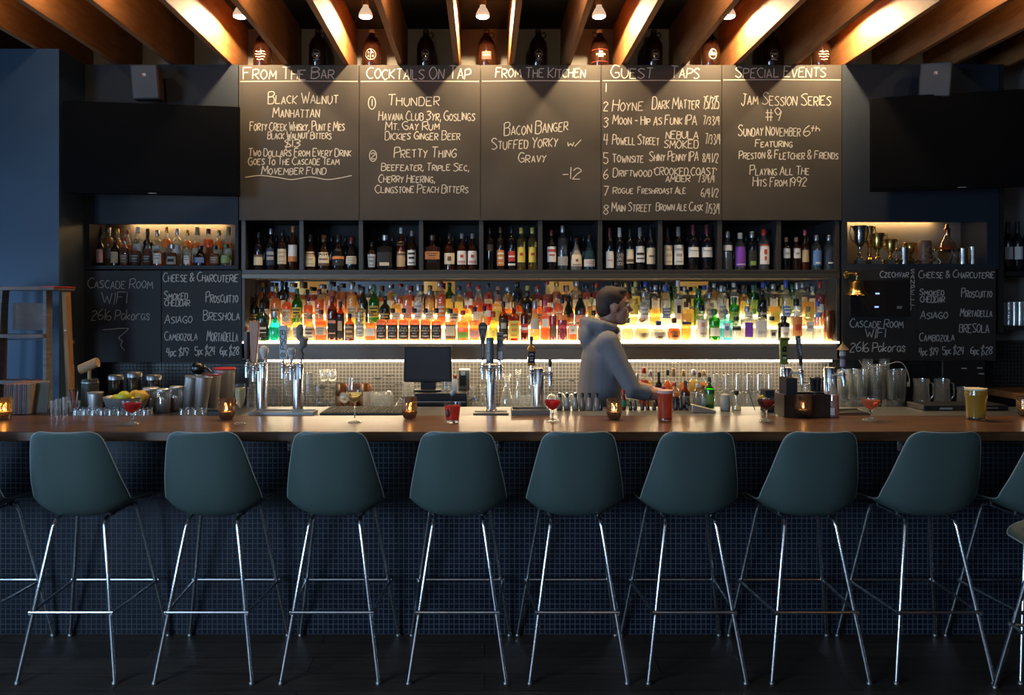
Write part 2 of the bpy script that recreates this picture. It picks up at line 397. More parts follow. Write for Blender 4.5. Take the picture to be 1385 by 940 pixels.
# wall panels round the televisions and niches, with holes for the niches
def panel(name, x0, x1, holes, label):
    """upper wall panel at YB between px x0..x1, from the niche bottom to the joists; holes in px"""
    mb = MB(); hx0, hx1, hy0, hy1 = holes
    z0, z1 = PZ(364, YB), 3.33
    X = [PX(v, YB) for v in (x0, hx0, hx1, x1)]; zh1, zh0 = PZ(hy0, YB), PZ(hy1, YB)
    t = YB+.03
    mb.box(X[0], X[3], YB, t, zh1, z1); mb.box(X[0], X[3], YB, t, z0, zh0)
    mb.box(X[0], X[1], YB, t, zh0, zh1); mb.box(X[2], X[3], YB, t, zh0, zh1)
    # niche lining
    n = .01; d = 5.72
    c = zh1+.07
    mb.box(X[1]-n, X[1], t, d, zh0-n, c+n); mb.box(X[2], X[2]+n, t, d, zh0-n, c+n)
    mb.box(X[1], X[2], t, d, zh0-n, zh0); mb.box(X[1], X[2], t, d, c, c+n)
    bk = MB().box(X[1]-n, X[2]+n, d, d+n, zh0-n, c+n).build('niche_back', mat('niche_plaster', (.22, .19, .16), .8, noise=.1, nscale=9)); tag(bk, kind='structure')
    return tag(mb.build(name, wall_m, smooth=0), label, kind='structure'), X[1], X[2], zh0, zh1
NL = panel('wall_panel', 114, 322, (121, 318, 303, 359), 'dark wall panel with a lit bottle niche')
NR = panel('wall_panel', 1139, 1351, (1146, 1335, 300, 357), 'dark wall panel with a lit trophy niche')
for (a, b, z0, z1), cx in (((NL[1:]), 0), ((NR[1:]), 0)):
    lamp = thing('niche_light', 'warm strip lamp under the top of the %s niche' % ('bottle' if a < 0 else 'trophy'), 'lamp', ((a+b)/2 if a < 0 else a+.42, 5.69, z1+.042))
    MB().box(-.36, .36, -.012, .012, 0, .024).build('housing', black, lamp)
    MB().box(-.34, .34, -.009, .009, -.004, 0).build('diffuser', emis('niche_lamp', (1, .62, .25), E_NICHE), lamp)
# tiled splashback across the back bar
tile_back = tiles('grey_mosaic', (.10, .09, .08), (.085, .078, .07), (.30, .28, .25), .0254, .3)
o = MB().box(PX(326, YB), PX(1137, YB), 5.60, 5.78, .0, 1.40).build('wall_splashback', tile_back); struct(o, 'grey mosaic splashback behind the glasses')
tile_shaded = tiles('shaded_mosaic', (.008, .008, .008), (.012, .011, .010), (.035, .032, .028), .0254, .3)  # same mosaic with the shade put into its colour
for a, b in ((-2.77, PX(326, YB)), (PX(1137, YB), 4.6)): struct(MB().box(a, b, 5.60, 5.78, .0, 1.40).build('wall_splashback', tile_shaded), 'mosaic splashback darkened for shade under a side chalkboard')
# joists
joist_m = wood('fir_joist', (.22, .078, .022), (.37, .145, .042), 5, .62, 0, (8, 1.0, 8))
JX = [-2.92, -2.554, -2.167, -1.768, -1.373, -.96, -.585, -.19, .19, .584, .97, 1.386, 1.75, 2.158, 2.52, 2.89, 3.27, -3.32, -3.72, 3.67, 4.05]
for i, x in enumerate(JX):
    y1 = 5.79
    o = MB().box(-.019, .019, .3, y1, 3.332, 3.712).build('ceiling_beam', joist_m, bevel=.003, smooth=0); o.location = (x, 0, 0)
    struct(o, 'exposed fir ceiling joist running towards the back bar')

# ------------------------------------------------------------------ bar counter and front
bar_tile = tiles('navy_mosaic', (.006, .010, .020), (.012, .018, .032), (.085, .092, .105), .0254, .32, .3)
o = MB().box(-4.4, 4.6, 3.94, 4.10, 0, 1.024).build('tiled_knee_wall', bar_tile)
tag(o, 'bar knee wall clad in small navy mosaic tiles behind the stools', 'bar wall', kind='thing')
top_m = wood('walnut_top', (.048, .020, .010), (.180, .082, .038), 4, .34, .15, (.45, 5.5, 5.5))
o = MB().box(-4.4, 4.6, 3.635, 4.17, 1.025, 1.07).build('bar_counter', top_m, bevel=.004)
tag(o, 'long dark walnut bar counter above the tiled front', 'counter')
o = MB().box(PX(330, 4.3), 4.6, 4.172, 4.60, 1.02, 1.062).build('service_ledge', dull_steel, bevel=.004)
tag(o, 'steel service ledge behind the walnut counter', 'ledge')
o = MB().box(-4.4, PX(328, 4.3), 4.172, 4.66, 1.015, 1.05).build('work_shelf', mat('black_laminate', (.02, .019, .018), .35), bevel=.004)
tag(o, 'low black work shelf behind the counter near the ladder', 'shelf')
sup = MB().box(-4.3, 4.5, 4.12, 4.58, 0, .968).build('underbar_cabinet', soft_black)
tag(sup, 'black cabinet under the service ledge', 'cabinet')
o = MB().box(-2.5, 3.48, 5.08, 5.598, .91, .95).build('back_counter', mat('dark_stone', (.03, .028, .026), .3), bevel=.004)
tag(o, 'dark back counter under the glowing bottle shelf', 'counter')
o = MB().box(-2.5, 3.48, 5.12, 5.59, 0, .908).build('back_cabinet', soft_black)
tag(o, 'black cabinet under the back counter', 'cabinet')

# ------------------------------------------------------------------ back bar shelving unit
XL, XR = PX(328, YB), PX(1135, YB)
ZT0, ZT1 = PZ(298, YB), PZ(365, YB)       # cubby top / floor
unit = thing('shelving_unit', 'black back bar shelving unit with ten cubbies over a glowing shelf', 'shelves', (0, YB, 0))
def up(name, m, *boxes, bevel=.002):
    mb = MB()
    for b in boxes: mb.box(*b)
    return mb.build(name, m, unit, bevel=bevel, smooth=0)
frame_m = mat('charcoal_frame', (.030, .028, .026), .45)
D = .34
up('top_panel', frame_m, (XL-.004, XR+.004, 0.034, D, ZT0, ZT0+.03))
o = MB().box(XL-.02, XR+.02, YB+.034, YB+D+.03, 3.30, 3.33).build('top_ledge', frame_m, bevel=.002, smooth=0); tag(o, 'dark ledge above the chalkboards carrying the growlers', 'ledge')
struct(MB().box(XL-.004, XR+.004, YB+.04, YB+.36, ZT0+.031, 3.299).build('wall_behind_boards', soft_black, smooth=0))
up('back_panel', soft_black, (XL, XR, D-.01, D, ZT1, ZT0))
up('cubby_floor', frame_m, (XL-.004, XR+.004, 0, D, ZT1-.028, ZT1))
up('soffit', mat('soffit_bronze', (.10, .09, .075), .42, .6), (XL-.004, XR+.004, -.006, D, ZT1-.06, ZT1-.029))
DV = [329, 407.5, 488, 569.5, 651, 731, 812, 893.5, 974, 1054, 1133]
for p in DV: up('divider', frame_m, (PX(p, YB)-.015, PX(p, YB)+.015, .004, D, ZT1, ZT0))
ZS = PZ(462, YB)                           # top of the lit shelf
for x in (XL-.004, XR-.016): up('side_panel', frame_m, (x, x+.02, 0, D, ZS-.12, ZT1-.06))
mir = mat('smoked_mirror_glass', (.30, .30, .30), .02, 1)
up('mirror', mir, (XL, XR, D-.012, D, ZS, ZT1-.06))
def lit_shelf(nm, k):
    m, nt, b = nodes(nm)
    b.inputs['Base Color'].default_value = (.9, .85, .75, 1); b.inputs['Roughness'].default_value = .4
    b.inputs['Emission Color'].default_value = (1, .75, .42, 1); b.inputs['Emission Strength'].default_value = k
    return m
lit = lit_shelf('lit_acrylic', E_SHELF); riser_m = lit_shelf('frosted_riser', .70)
up('lit_shelf', lit, (XL, XR, -.006, .112, ZS-.012, ZS))
up('lit_step', lit, (XL+.017, XR-.017, .112, .222, ZS+.09, ZS+.10)); up('lit_step', lit, (XL+.017, XR-.017, .222, D-.013, ZS+.17, ZS+.18))
up('frosted_riser', riser_m, (XL+.017, XR-.017, .114, .124, ZS, ZS+.089)); up('frosted_riser', riser_m, (XL+.017, XR-.017, .224, .234, ZS+.10, ZS+.169))
up('fascia', mat('grey_fascia', (.13, .12, .11), .4), (XL-.004, XR+.004, 0, .035, ZS-.125, ZS-.013))
up('shelf_bottom', frame_m, (XL-.004, XR+.004, .035, D, ZS-.03, ZS-.013))
led = thing('led_strip', 'bright warm white LED strip under the grey shelf fascia', 'light', (0, YB, 0))
a, b = PX(361, YB), PX(1126, YB)
MB().box(a, b, .012, .034, ZS-.128, ZS-.126).build('channel', dull_steel, led)
MB().box(a, b, .010, .032, ZS-.140, ZS-.128).build('diffuser', emis('led_warm', (1, .80, .52), E_STRIP), led)

# ------------------------------------------------------------------ chalkboards
def board(x0, x1, y0, y1, label, lines=(), extra=(), rule=None, m=board_m, cm=chalk, heading=None, Y=YB, thick=.028):
    t = thing('chalkboard', label, 'chalkboard', (0, Y, 0))
    X0, X1, Z0, Z1 = PX(x0+.35, Y), PX(x1-.35, Y), PZ(y1, Y), PZ(y0, Y)
    MB().box(X0, X1, -.004, thick, Z0, Z1).build('slate', m, t, bevel=.002, smooth=0)
    mf = lambda u, v: (PX(u, Y), -.0052, PZ(v, Y))
    if heading:
        mb = MB()
        for l in heading: write_px(mb, l[0], *l[1:5], Y, mapf=mf, w=1.3, small=.82)
        mb.build('heading_lettering', cm, t, smooth=0)
    if rule:
        mb = MB(); ribbon(mb, [(x0+2, rule), ((x0+x1)/2, rule-.6), (x1-2, rule)], 1.1, mf); mb.build('rule_line', cm, t, smooth=0)
    for l in lines:                     # every written line is a piece of its own
        mb = MB(); write_px(mb, *l[:5], Y, mapf=mf, **(l[5] if len(l) > 5 else {}))
        mb.build('lettering', cm, t, smooth=0)
    for pts in extra:
        mb = MB(); ribbon(mb, _smooth(pts), 1.1, mf); mb.build('chalk_flourish', cm, t, smooth=0)
    return t
def ring(cx, cy, rx, ry): return [(cx+rx*cos(k*pi/4), cy+ry*sin(k*pi/4)) for k in range(9)]
lo = dict(lower=True)
board(323, 486, 88, 298, 'tall chalkboard headed From the Bar beside the dark television',
  [('Black Walnut', 363, 457, 126, 141, dict(rise=1)), ('Manhattan', 369, 432, 145, 159), ('Forty Creek Whisky, Punt e Mes', 338, 466, 165, 177), ('Black Walnut Bitters', 362, 448, 178, 188),
   ('$13', 385, 406, 189, 199), ('Two Dollars From Every Drink', 336, 475, 201, 211.5), ('Goes To The Cascade Team', 336, 459, 213, 223), ('Movember Fund', 354, 441, 225, 236)],
  [[(332, 240), (352, 237.5), (375, 240), (395, 243), (420, 239.5), (445, 243), (476, 237.5)]], 110.5, heading=[('From The Bar', 329, 452, 92, 107)])
board(486, 650, 88, 298, 'tall chalkboard headed Cocktails on Tap',
  [('1', 503, 503.5, 135, 144), ('Thunder', 524, 594, 128, 143), ('Havana Club 3yr, Goslings', 512, 642, 150, 163), ('Mt. Gay Rum', 521, 594, 165, 176), ('Dickies Ginger Beer', 521, 622, 177.5, 189),
   ('2', 502, 507.5, 207, 215), ('Pretty Thing', 533, 617, 199, 213), ('Beefeater, Triple Sec,', 516, 634, 221, 231), ('Cherry Heering,', 512, 588, 236, 247), ('Clingstone Peach Bitters', 508, 633, 250, 261)],
  [ring(503.2, 139.5, 4.8, 8.5), ring(504.7, 211, 4.8, 7.5)], 110.5, heading=[('Cocktails On Tap', 496, 636, 91, 107)])
board(650, 813, 88, 298, 'tall chalkboard headed From the Kitchen in the middle',
  [('Bacon Banger', 682, 768, 168, 184, dict(rise=7)), ('Stuffed Yorky', 665, 754, 188, 203, dict(rise=5)), ('w/', 767, 785, 188, 198, lo), ('Gravy', 701, 738, 208, 220, dict(rise=1)), ('-12', 761, 785, 227, 242)],
  [], 110, heading=[('From The Kitchen', 670, 791, 91, 105)])
PR = 0.9
board(813, 976, 88, 298, 'tall chalkboard headed Guest Taps with eight numbered lines',
  [('1', 819, 819.5, 114, 125), ('2', 816, 822, 138, 150), ('Hoyne', 828, 869, 135, 150), ('Dark Matter', 882, 945, 133, 148, dict(rise=1)), ('7.5/3.25', 951, 972, 131, 148, dict(w=.9)),
   ('3', 816, 822, 159, 172), ('Moon - Hip As Funk IPA', 828, 942, 157, 169), ('7/3 3/4', 951, 973, 158, 169, dict(w=.9)),
   ('4', 816, 822, 182, 196), ('Powell Street', 828, 891, 183, 196), ('NEBULA', 900, 944, 178, 188), ('SMOKED', 898, 944, 190, 200.5), ('7/3 3/4', 954, 974, 182, 195, dict(w=.9)),
   ('5', 816, 822, 207, 221), ('Townsite', 828, 870, 208, 220), ('Shiny Penny IPA', 878, 944, 206, 218), ('8/4 1/2', 950, 971, 208, 220, dict(w=.9)),
   ('6', 816, 822, 229, 242), ('Driftwood', 829, 881, 228, 239), ("'CROOKED COAST'", 884, 968, 227, 237), ('AMBER', 900, 933, 238, 246), ('7 3/4/4', 944, 966, 237, 247, dict(w=.9)),
   ('7', 816, 822, 252, 265), ('Rogue', 829, 856, 253, 262), ('Freshroast Ale', 862, 927, 253, 262), ('6/4 1/2', 948, 971, 255, 267, dict(w=.9)),
   ('8', 816, 822, 277, 290), ('Main Street', 827, 880, 274, 286), ('Brown Ale Cask', 887, 950, 274, 285), ('7/5 3/4', 954, 973, 276, 289, dict(w=.9))],
  [], 109.5, heading=[('Guest', 826, 882, 90, 106), ('Taps', 907, 945, 90, 106)])
board(976, 1138.5, 88, 298, 'tall chalkboard headed Special Events',
  [('Jam Session Series', 1002, 1123, 126, 142, dict(rise=-1)), ('#9', 1035, 1056, 147, 163), ('Sunday November', 998, 1082, 170, 184), ('6', 1086, 1095, 170, 184), ('th', 1096, 1108, 170, 178, dict(lower=True, w=1.1)),
   ('Featuring', 1021, 1071, 189, 199), ('Preston & Fletcher & Friends', 999, 1133, 204, 215), ('Playing All The', 1014, 1094, 225, 237), ('Hits From 1992', 1018, 1090, 240, 252)],
  [], 108.5, heading=[('Special Events', 994.5, 1116, 90, 105)])
kw = dict(w=1.0)
L = dict(lower=True, w=1.05)
board(110.5, 218.5, 366, 490, 'navy chalkboard with the wifi name and password near the ladder',
  [('Cascade Room', 119, 207, 377, 390, dict(lower=False, w=1.05)), ('WIFI', 138, 172, 396, 411, dict(w=1.05)), ('2616 Pakoras', 124, 203, 419, 433, L)],
  [[(140, 446), (171, 444), (172, 447), (161, 457), (166, 461), (164, 467), (169, 474)]], m=navy_board, cm=faint_chalk)
board(218.5, 327, 366, 490, 'navy cheese and charcuterie chalkboard beside the brown tap handle',
  [('Cheese & Charcuterie', 221, 322, 369, 381, kw), ('Smoked', 222, 254, 394, 405, kw), ('CHEDDAR', 223, 257, 406, 414, kw), ('Proscuitto', 279, 322, 396, 409, kw), ('Asiago', 223, 260, 425, 437, kw),
   ('Breshola', 275, 324, 420, 433, kw), ('Cambozola', 223, 267, 448, 460, kw), ('Mortadella', 280, 322, 446, 461, kw), ('4pc $19', 225, 255, 470, 481, dict(lower=True, w=1.1)), ('5pc $24', 264, 291, 469, 480, dict(lower=True, w=1.1)), ('6pc $28', 298, 323, 469, 480, dict(lower=True, w=1.1))],
  [], m=navy_board, cm=mat('grey_chalk', (.55, .55, .54), .95))
board(1138.5, 1241, 363, 488, 'black chalkboard with the wifi name and password below the brass bell',
  [('Czechvar', 1190, 1228, 366, 375, kw), ('Cascade Room', 1149, 1221, 432, 443, kw), ('WIFI', 1170, 1197, 445, 457, kw), ('2616 Pakoras', 1149, 1224, 463, 476, L)]
  +[(c, 1231, 1236, 364+i*7.2, 369.5+i*7.2, dict(w=.95)) for i, c in enumerate('SANPELLI')], [], m=mat('warm_slate', (.022, .021, .020), .6, spec=.35), cm=mat('dim_chalk', (.5, .48, .45), .95))
board(1241, 1347, 363, 488, 'black cheese and charcuterie chalkboard under the trophy niche',
  [('Cheese & Charcuterie', 1242, 1344, 366, 376, kw), ('Smoked', 1243, 1276, 391, 399, kw), ('CHEDDAR', 1244, 1277, 401, 409, kw), ('Proscuitto', 1300, 1341, 391, 402, kw), ('Asiago', 1244, 1281, 420, 431, kw), ('Mortadella', 1298, 1341, 417, 428, kw),
   ('BRESOLA', 1297, 1337, 439, 450, kw), ('Cambozola', 1243, 1290, 450, 461, kw), ('4pc $19', 1242, 1268, 470, 480, dict(lower=True, w=1)), ('5pc $24', 1274, 1303, 469, 479, dict(lower=True, w=1)), ('6pc $28', 1312, 1341, 469, 479, dict(lower=True, w=1))],
  [], m=MC['warm_slate'], cm=MC['dim_chalk'])

# ------------------------------------------------------------------ bar stools
shell_m = mat('green_fibreglass', (.060, .092, .083), .48, noise=.12, nscale=120, bump=.05)
edge_m = mat('pale_shell_edge', (.30, .33, .30), .5)
def make_stool(label, group):
    t = thing('bar_stool', label, 'bar stool', (0, 0, 0), 0, group)
    # centre line of the shell from the front lip over the seat to the top of the back: y, z, half width, curl of the sides
    prof = [(.238, .690, .165, .004), (.222, .712, .195, .008), (.15, .727, .212, .020), (.05, .718, .222, .040), (-.05, .701, .228, .064), (-.12, .697, .230, .082), (-.178, .727, .228, .088),
            (-.208, .79, .224, .085), (-.228, .86, .212, .066), (-.245, .94, .196, .05), (-.262, 1.02, .178, .036), (-.272, 1.068, .165, .028), (-.277, 1.092, .148, .022), (-.279, 1.104, .112, .016)]
    n = len(prof); nu = 15; v = []; f = []
    for i, (y, z, w, c) in enumerate(prof):
        a, b = prof[max(i-1, 0)], prof[min(i+1, n-1)]
        ty, tz = b[0]-a[0], b[1]-a[1]; l = math.hypot(ty, tz); ny, nz = tz/l, -ty/l   # normal towards the sitter
        for k in range(nu):
            u = -1+2*k/(nu-1); q = c*abs(u)**2.6
            v.append((w*u*(1-.04*abs(u)**3), y+ny*q, z+nz*q))
    for i in range(n-1):
        for k in range(nu-1): f.append((i*nu+k, i*nu+k+1, (i+1)*nu+k+1, (i+1)*nu+k))
    o = MB().add(v, f).build('seat_shell', shell_m, t, smooth=80)
    so = o.modifiers.new('thick', 'SOLIDIFY'); so.thickness = .006; so.offset = 0
    su = o.modifiers.new('sub', 'SUBSURF'); su.levels = 1; su.render_levels = 2
    rim = [v[k] for k in range(nu)]+[v[i*nu+nu-1] for i in range(1, n)]+[v[(n-1)*nu+k] for k in range(nu-2, -1, -1)]+[v[i*nu] for i in range(n-2, 0, -1)]
    rim = [rim[i] for i in range(len(rim))]
    e = MB().tube(rim, .0032, 6, closed=True).build('shell_edge', edge_m, t, smooth=80)
    e.modifiers.new('sub', 'SUBSURF').render_levels = 1
    rt, ft = (.112, -.135, .688), (.14, .125, .70)          # tops of the rear and front legs
    rf, ff = (.213, -.25, .012), (.245, .25, .012)
    lerp = lambda p, q, k: tuple(a+(b-a)*k for a, b in zip(p, q))
    def at_z(p, q, z): return lerp(p, q, (p[2]-z)/(p[2]-q[2]))
    for s in (-1, 1):
        m = lambda p: (p[0]*s, p[1], p[2])
        for top, foot, dy in ((rt, rf, .035), (ft, ff, -.035)):
            bend = (top[0]-.004, top[1]+dy, top[2]+.004)
            lo_ = at_z(top, foot, .66)
            mid = (top[0], top[1]+dy*.22, top[2]-.004)
            g = MB().tube([m(bend), m(mid), m(lerp(lo_, mid, .45)), m(lo_), m(lerp(top, foot, .5)), m(foot)], .0092, 10)
            lg = g.build('leg', chrome, t, smooth=60)
            MB().lathe([(.013, 0), (.014, .004), (.011, .010), (.008, .014)], 12, m(foot)[0], foot[1], 0).build('glide', dull_steel, lg)
        MB().tube([m((rt[0]-.004, rt[1]+.035, .692)), m((.118, -.02, .698)), m((ft[0]-.004, ft[1]-.035, .704))], .0092, 10).build('side_rail', chrome, t)
        for y, x in ((-.075, .115), (.075, .13)):
            MB().lathe([(.016, 0), (.016, .018), (.022, .022), (.022, .028)], 12, x*s, y, .698).build('shock_mount', black, t)
    zb = .298
    rest_m = mat('dimmed_chrome', (.42, .43, .44), .3, 1)  # chrome darkened in colour to tone down bright reflections
    A, B = at_z(rt, rf, zb), at_z(ft, ff, zb+.004)
    MB().tube([(-A[0]-.016, A[1]-.008, zb), (A[0]+.016, A[1]-.008, zb)], .0070, 8).build('footrest', rest_m, t)
    MB().tube([(-B[0]-.016, B[1]+.008, zb), (B[0]+.016, B[1]+.008, zb)], .0070, 8).build('footrest', rest_m, t)
    for s in (-1, 1):
        MB().tube([(s*(A[0]+.009), A[1]-.016, zb-.004), (s*(B[0]+.009), B[1]+.016, zb-.004)], .0070, 8).build('footrest', rest_m, t)
    MB().box(-.12, .12, -.012, .012, .700, .704).build('cross_brace', dull_steel, t)
    return t
SX = [-2.407, -1.830, -1.23, -.676, -.118, .413, .932, 1.472, 2.016, 2.560]
sl = ['green shell bar stool cut off by the picture edge beside the ladder'] + \
     ['green shell bar stool with chrome legs, %s whole one from the ladder end' % nth(i) for i in range(1, 9)] + \
     ['green shell bar stool half out of view beyond the golden pint']
st0 = make_stool(sl[0], 'green shell bar stools along the bar')
st0.location = (SX[0], 3.67, 0)
for x, l in zip(SX[1:], sl[1:]): dup(st0, (x, 3.67, 0), None, l)
dup(st0, (2.415, 3.10, 0), R(80), 'green shell bar stool turned sideways, only its seat tip and a leg showing')
for px, w_ in ((392, 'under the counter near the third whole stool'), (671, 'under the counter near the fourth whole stool'), (1218, 'under the counter near the eighth whole stool')):
    x = PX(px, 3.93)
    h = thing('purse_hook', 'small steel double purse hook '+w_, 'hook', (x, 3.94, .955))
    MB().box(-.012, .012, -.004, 0, -.03, .03).build('plate', steel, h, bevel=.002)
    MB().tube([(0, -.004, .012), (0, -.03, .008), (0, -.042, .02), (0, -.044, .036)], .004, 8).build('hook', steel, h)
    MB().tube([(0, -.004, -.012), (0, -.02, -.022), (0, -.03, -.012), (0, -.031, .0)], .004, 8).build('hook', steel, h)

# ------------------------------------------------------------------ spotlight bulbs between the joists
bulb_hot = emis('bulb_lens_glow', (1, .86, .62), 30)
bulb_glass = mat('frosted_bulb', (1, .80, .55), .35, emit=.55)
BX = [-1.60, -.777, -.01, .752, 1.60, 2.38]
for i, x in enumerate(BX):
    t = thing('spotlight_bulb', ['lit reflector bulb hanging above the From the Bar board', 'lit reflector bulb above the Cocktails on Tap board', 'lit reflector bulb above the From the Kitchen board',
              'lit reflector bulb above the Guest Taps board', 'lit reflector bulb above the Special Events board', 'lit reflector bulb hidden by the joist past the Special Events board'][i], 'light bulb', (x, 5.12, 3.545), 0, 'reflector bulbs between the joists')
    MB().lathe([(.043, .004), (.046, .010), (.044, .022), (.030, .052), (.020, .066), (.018, .082)], 24).build('reflector', bulb_glass, t)
    MB().lathe([(.0, -.004), (.022, -.002), (.036, .0), (.043, .005)], 24, caps=False).build('lens', bulb_hot, t)
    MB().lathe([(.021, .078), (.024, .084), (.024, .150), (.018, .160), (.006, .166)], 16).build('socket', mat('bulb_socket', (.16, .13, .11), .5), t)
    MB().tube([(0, 0, .155), (0, 0, .165)], .005, 6).build('cord', black, t)
    light('bulb_light', 'SPOT', (0, 0, -.012), E_SPOT, WARM, .02, parent=t, spot=R(178)).data.spot_blend = .1

bulb0 = t
for i, x in enumerate([-2.74, -2.36, -1.97, -1.17, -.39, .39, 1.18, 1.95, 2.70, 3.08]):  # unseen bulbs added beyond the frame to light the joist faces
    r = dup(bulb0, (x, 4.36, 3.50), None, 'added unseen fill bulb between the joists over the counter, %s bay from the ladder' % nth(i+1)); r['group'] = 'added fill bulbs over the counter'
    light('bulb_light', 'POINT', (0, 0, -.016), E_SPOT*.055, WARM, .012, parent=r)

# ------------------------------------------------------------------ pendant drum lamps of the room behind the camera, seen in the bar mirror
shade_m = mat('yellow_drum_shade', (.85, .52, .14), .8)
nt = shade_m.node_tree; bs = nt.nodes['Principled BSDF']; bs.inputs['Emission Color'].default_value = (1, .52, .13, 1); bs.inputs['Emission Strength'].default_value = .75
for i, x in enumerate([-2.62, -.68, 1.17, 3.15]):
    t = thing('pendant_lamp', 'yellow drum pendant lamp mirrored behind the lit bottles, %s from the ladder side' % nth(i+1), 'lamp', (x, -.35, 1.84), 0, 'yellow pendant lamps reflected in the bar mirror')
    MB().lathe([(.235, 0), (.235, .42), (.231, .42), (.231, 0), (.235, 0)], 32, caps=False).build('drum_shade', shade_m, t)
    MB().tube([(0, 0, .40), (0, 0, 1.87)], .006, 6).build('cord', black, t)
    MB().tube([(-.232, 0, .40), (.232, 0, .40)], .004, 6).build('shade_bar', dull_steel, t)
    MB().ball((0, 0, .22), .045).build('globe', emis('pendant_globe', (1, .72, .4), 12), t)
    light('pendant_light', 'POINT', (0, 0, .22), E_PEND, (1, .58, .26), .06, parent=t)

# ------------------------------------------------------------------ televisions and wall speakers
screen_m = mat('switched_off_screen', (.004, .004, .0045), .55, spec=.03)
def tv(px, py, wpx, hpx, Y, rz, tilt, label):
    t = thing('television', label, 'television', (PX(px, Y), Y, PZ(py, Y)), 0)
    t.rotation_euler = (tilt, 0, rz)
    w, h = wpx/F*Y/2, hpx/F*Y/2
    MB().box(-w, w, 0, .035, -h, h).build('housing', screen_m, t, bevel=.004, smooth=0)
    MB().box(-w+.012, w-.012, -.002, .001, -h+.02, h-.012).build('screen', screen_m, t, smooth=0)
    MB().box(-.025, .025, -.0016, .0005, -h+.006, -h+.010).build('maker_mark', mat('silver_print', (.3, .3, .32), .4), t, smooth=0)
    MB().box(-.20, .20, .035, .09, -.16, .16).build('wall_bracket', soft_black, t, bevel=.004)
    return t
tv(206, 201.5, 228, 123, 5.16, R(8), 0, 'large dark television above the bottle niche')
tv(1301, 190, 226, 130, 5.12, R(-14), 0, 'large dark television above the trophy niche')
def speaker(px, py, wpx, hpx, Y, rz, tilt, roll, label):
    t = thing('wall_speaker', label, 'speaker', (PX(px, Y), Y, PZ(py, Y))); t.rotation_euler = (tilt, roll, rz)
    w, h = wpx/F*Y/2, hpx/F*Y/2
    MB().prism([(-w, -h), (w, -h), (w, h), (-w, h)], 0, .15).build('cabinet', mat('speaker_box', (.03, .032, .036), .5), t, bevel=.006)
    MB().box(-w+.008, w-.008, -.006, .001, -h+.008, h-.008).build('grille', mat('speaker_grille', (.045, .055, .07), .6, noise=.2, nscale=300), t, bevel=.002)
    p = MB().box(-.010, .010, -.0085, -.0055, .035, .053).build('badge', mat('pale_badge', (.5, .5, .52), .5), t, smooth=0)
    MB().box(-.010, .002, -.0092, -.0084, .036, .045).build('badge_mark', mat('orange_badge', (.6, .2, .05), .5), p, smooth=0)
    MB().tube([(0, .15, 0), (0, .22, .0)], .02, 8).build('bracket', black, t)
speaker(196, 110.5, 35, 46, 5.15, R(10), R(8), R(-3), 'dark wall speaker above the television nearer the ladder')
speaker(1265, 108, 38, 46, 5.15, R(-26), R(8), R(3), 'dark wall speaker above the television beyond the trophies')

# ------------------------------------------------------------------ bottles
C_GL = {'clear': (.95, .97, .95), 'amber': (.55, .24, .07), 'green': (.12, .50, .10), 'dgreen': (.05, .18, .05), 'teal': (.20, .72, .66), 'blue': (.45, .82, .90), 'gold': (.95, .78, .42), 'grey': (.62, .66, .68)}
C_LQ = {'whisky': (.95, .42, .10), 'amber': (.88, .26, .05), 'gold': (.98, .68, .20), 'pale': (.97, .88, .55), 'red': (.72, .07, .04), 'brown': (.30, .07, .02), 'green': (.20, .62, .10), 'teal': (.22, .80, .72), 'blue': (.45, .84, .92), 'white': (.94, .94, .90), 'plum': (.30, .05, .10), 'yellow': (.95, .80, .15), 'dgreen': (.06, .2, .04), 'black': (.05, .02, .01)}
C_OP = {'black': (.010, .009, .009), 'brown': (.028, .012, .007), 'wine': (.010, .009, .012), 'stone': (.20, .185, .165), 'bronze': (.30, .12, .05), 'dgreen': (.012, .028, .012)}
C_CAP = {'black': (.012, .012, .013), 'gold': (.55, .36, .10), 'red': (.42, .03, .02), 'silver': (.5, .5, .52), 'cork': (.36, .22, .11), 'blue': (.03, .08, .40), 'white': (.6, .6, .58), 'green': (.04, .16, .05), 'orange': (.55, .20, .05), 'yellow': (.62, .50, .10), 'brown': (.10, .045, .02), 'maroon': (.14, .02, .025), 'grey': (.22, .22, .22), 'pink': (.65, .10, .16)}
C_LAB = {'cream': (.66, .57, .40), 'white': (.72, .70, .65), 'black': (.014, .013, .012), 'tan': (.50, .36, .20), 'yellow': (.72, .55, .08), 'red': (.48, .05, .03), 'orange': (.62, .22, .06), 'brown': (.13, .07, .04), 'grey': (.34, .34, .33), 'purple': (.20, .05, .42), 'blue': (.10, .20, .45), 'green': (.22, .36, .06), 'pink': (.65, .30, .24), 'gold': (.50, .34, .10), 'navy': (.02, .03, .07)}
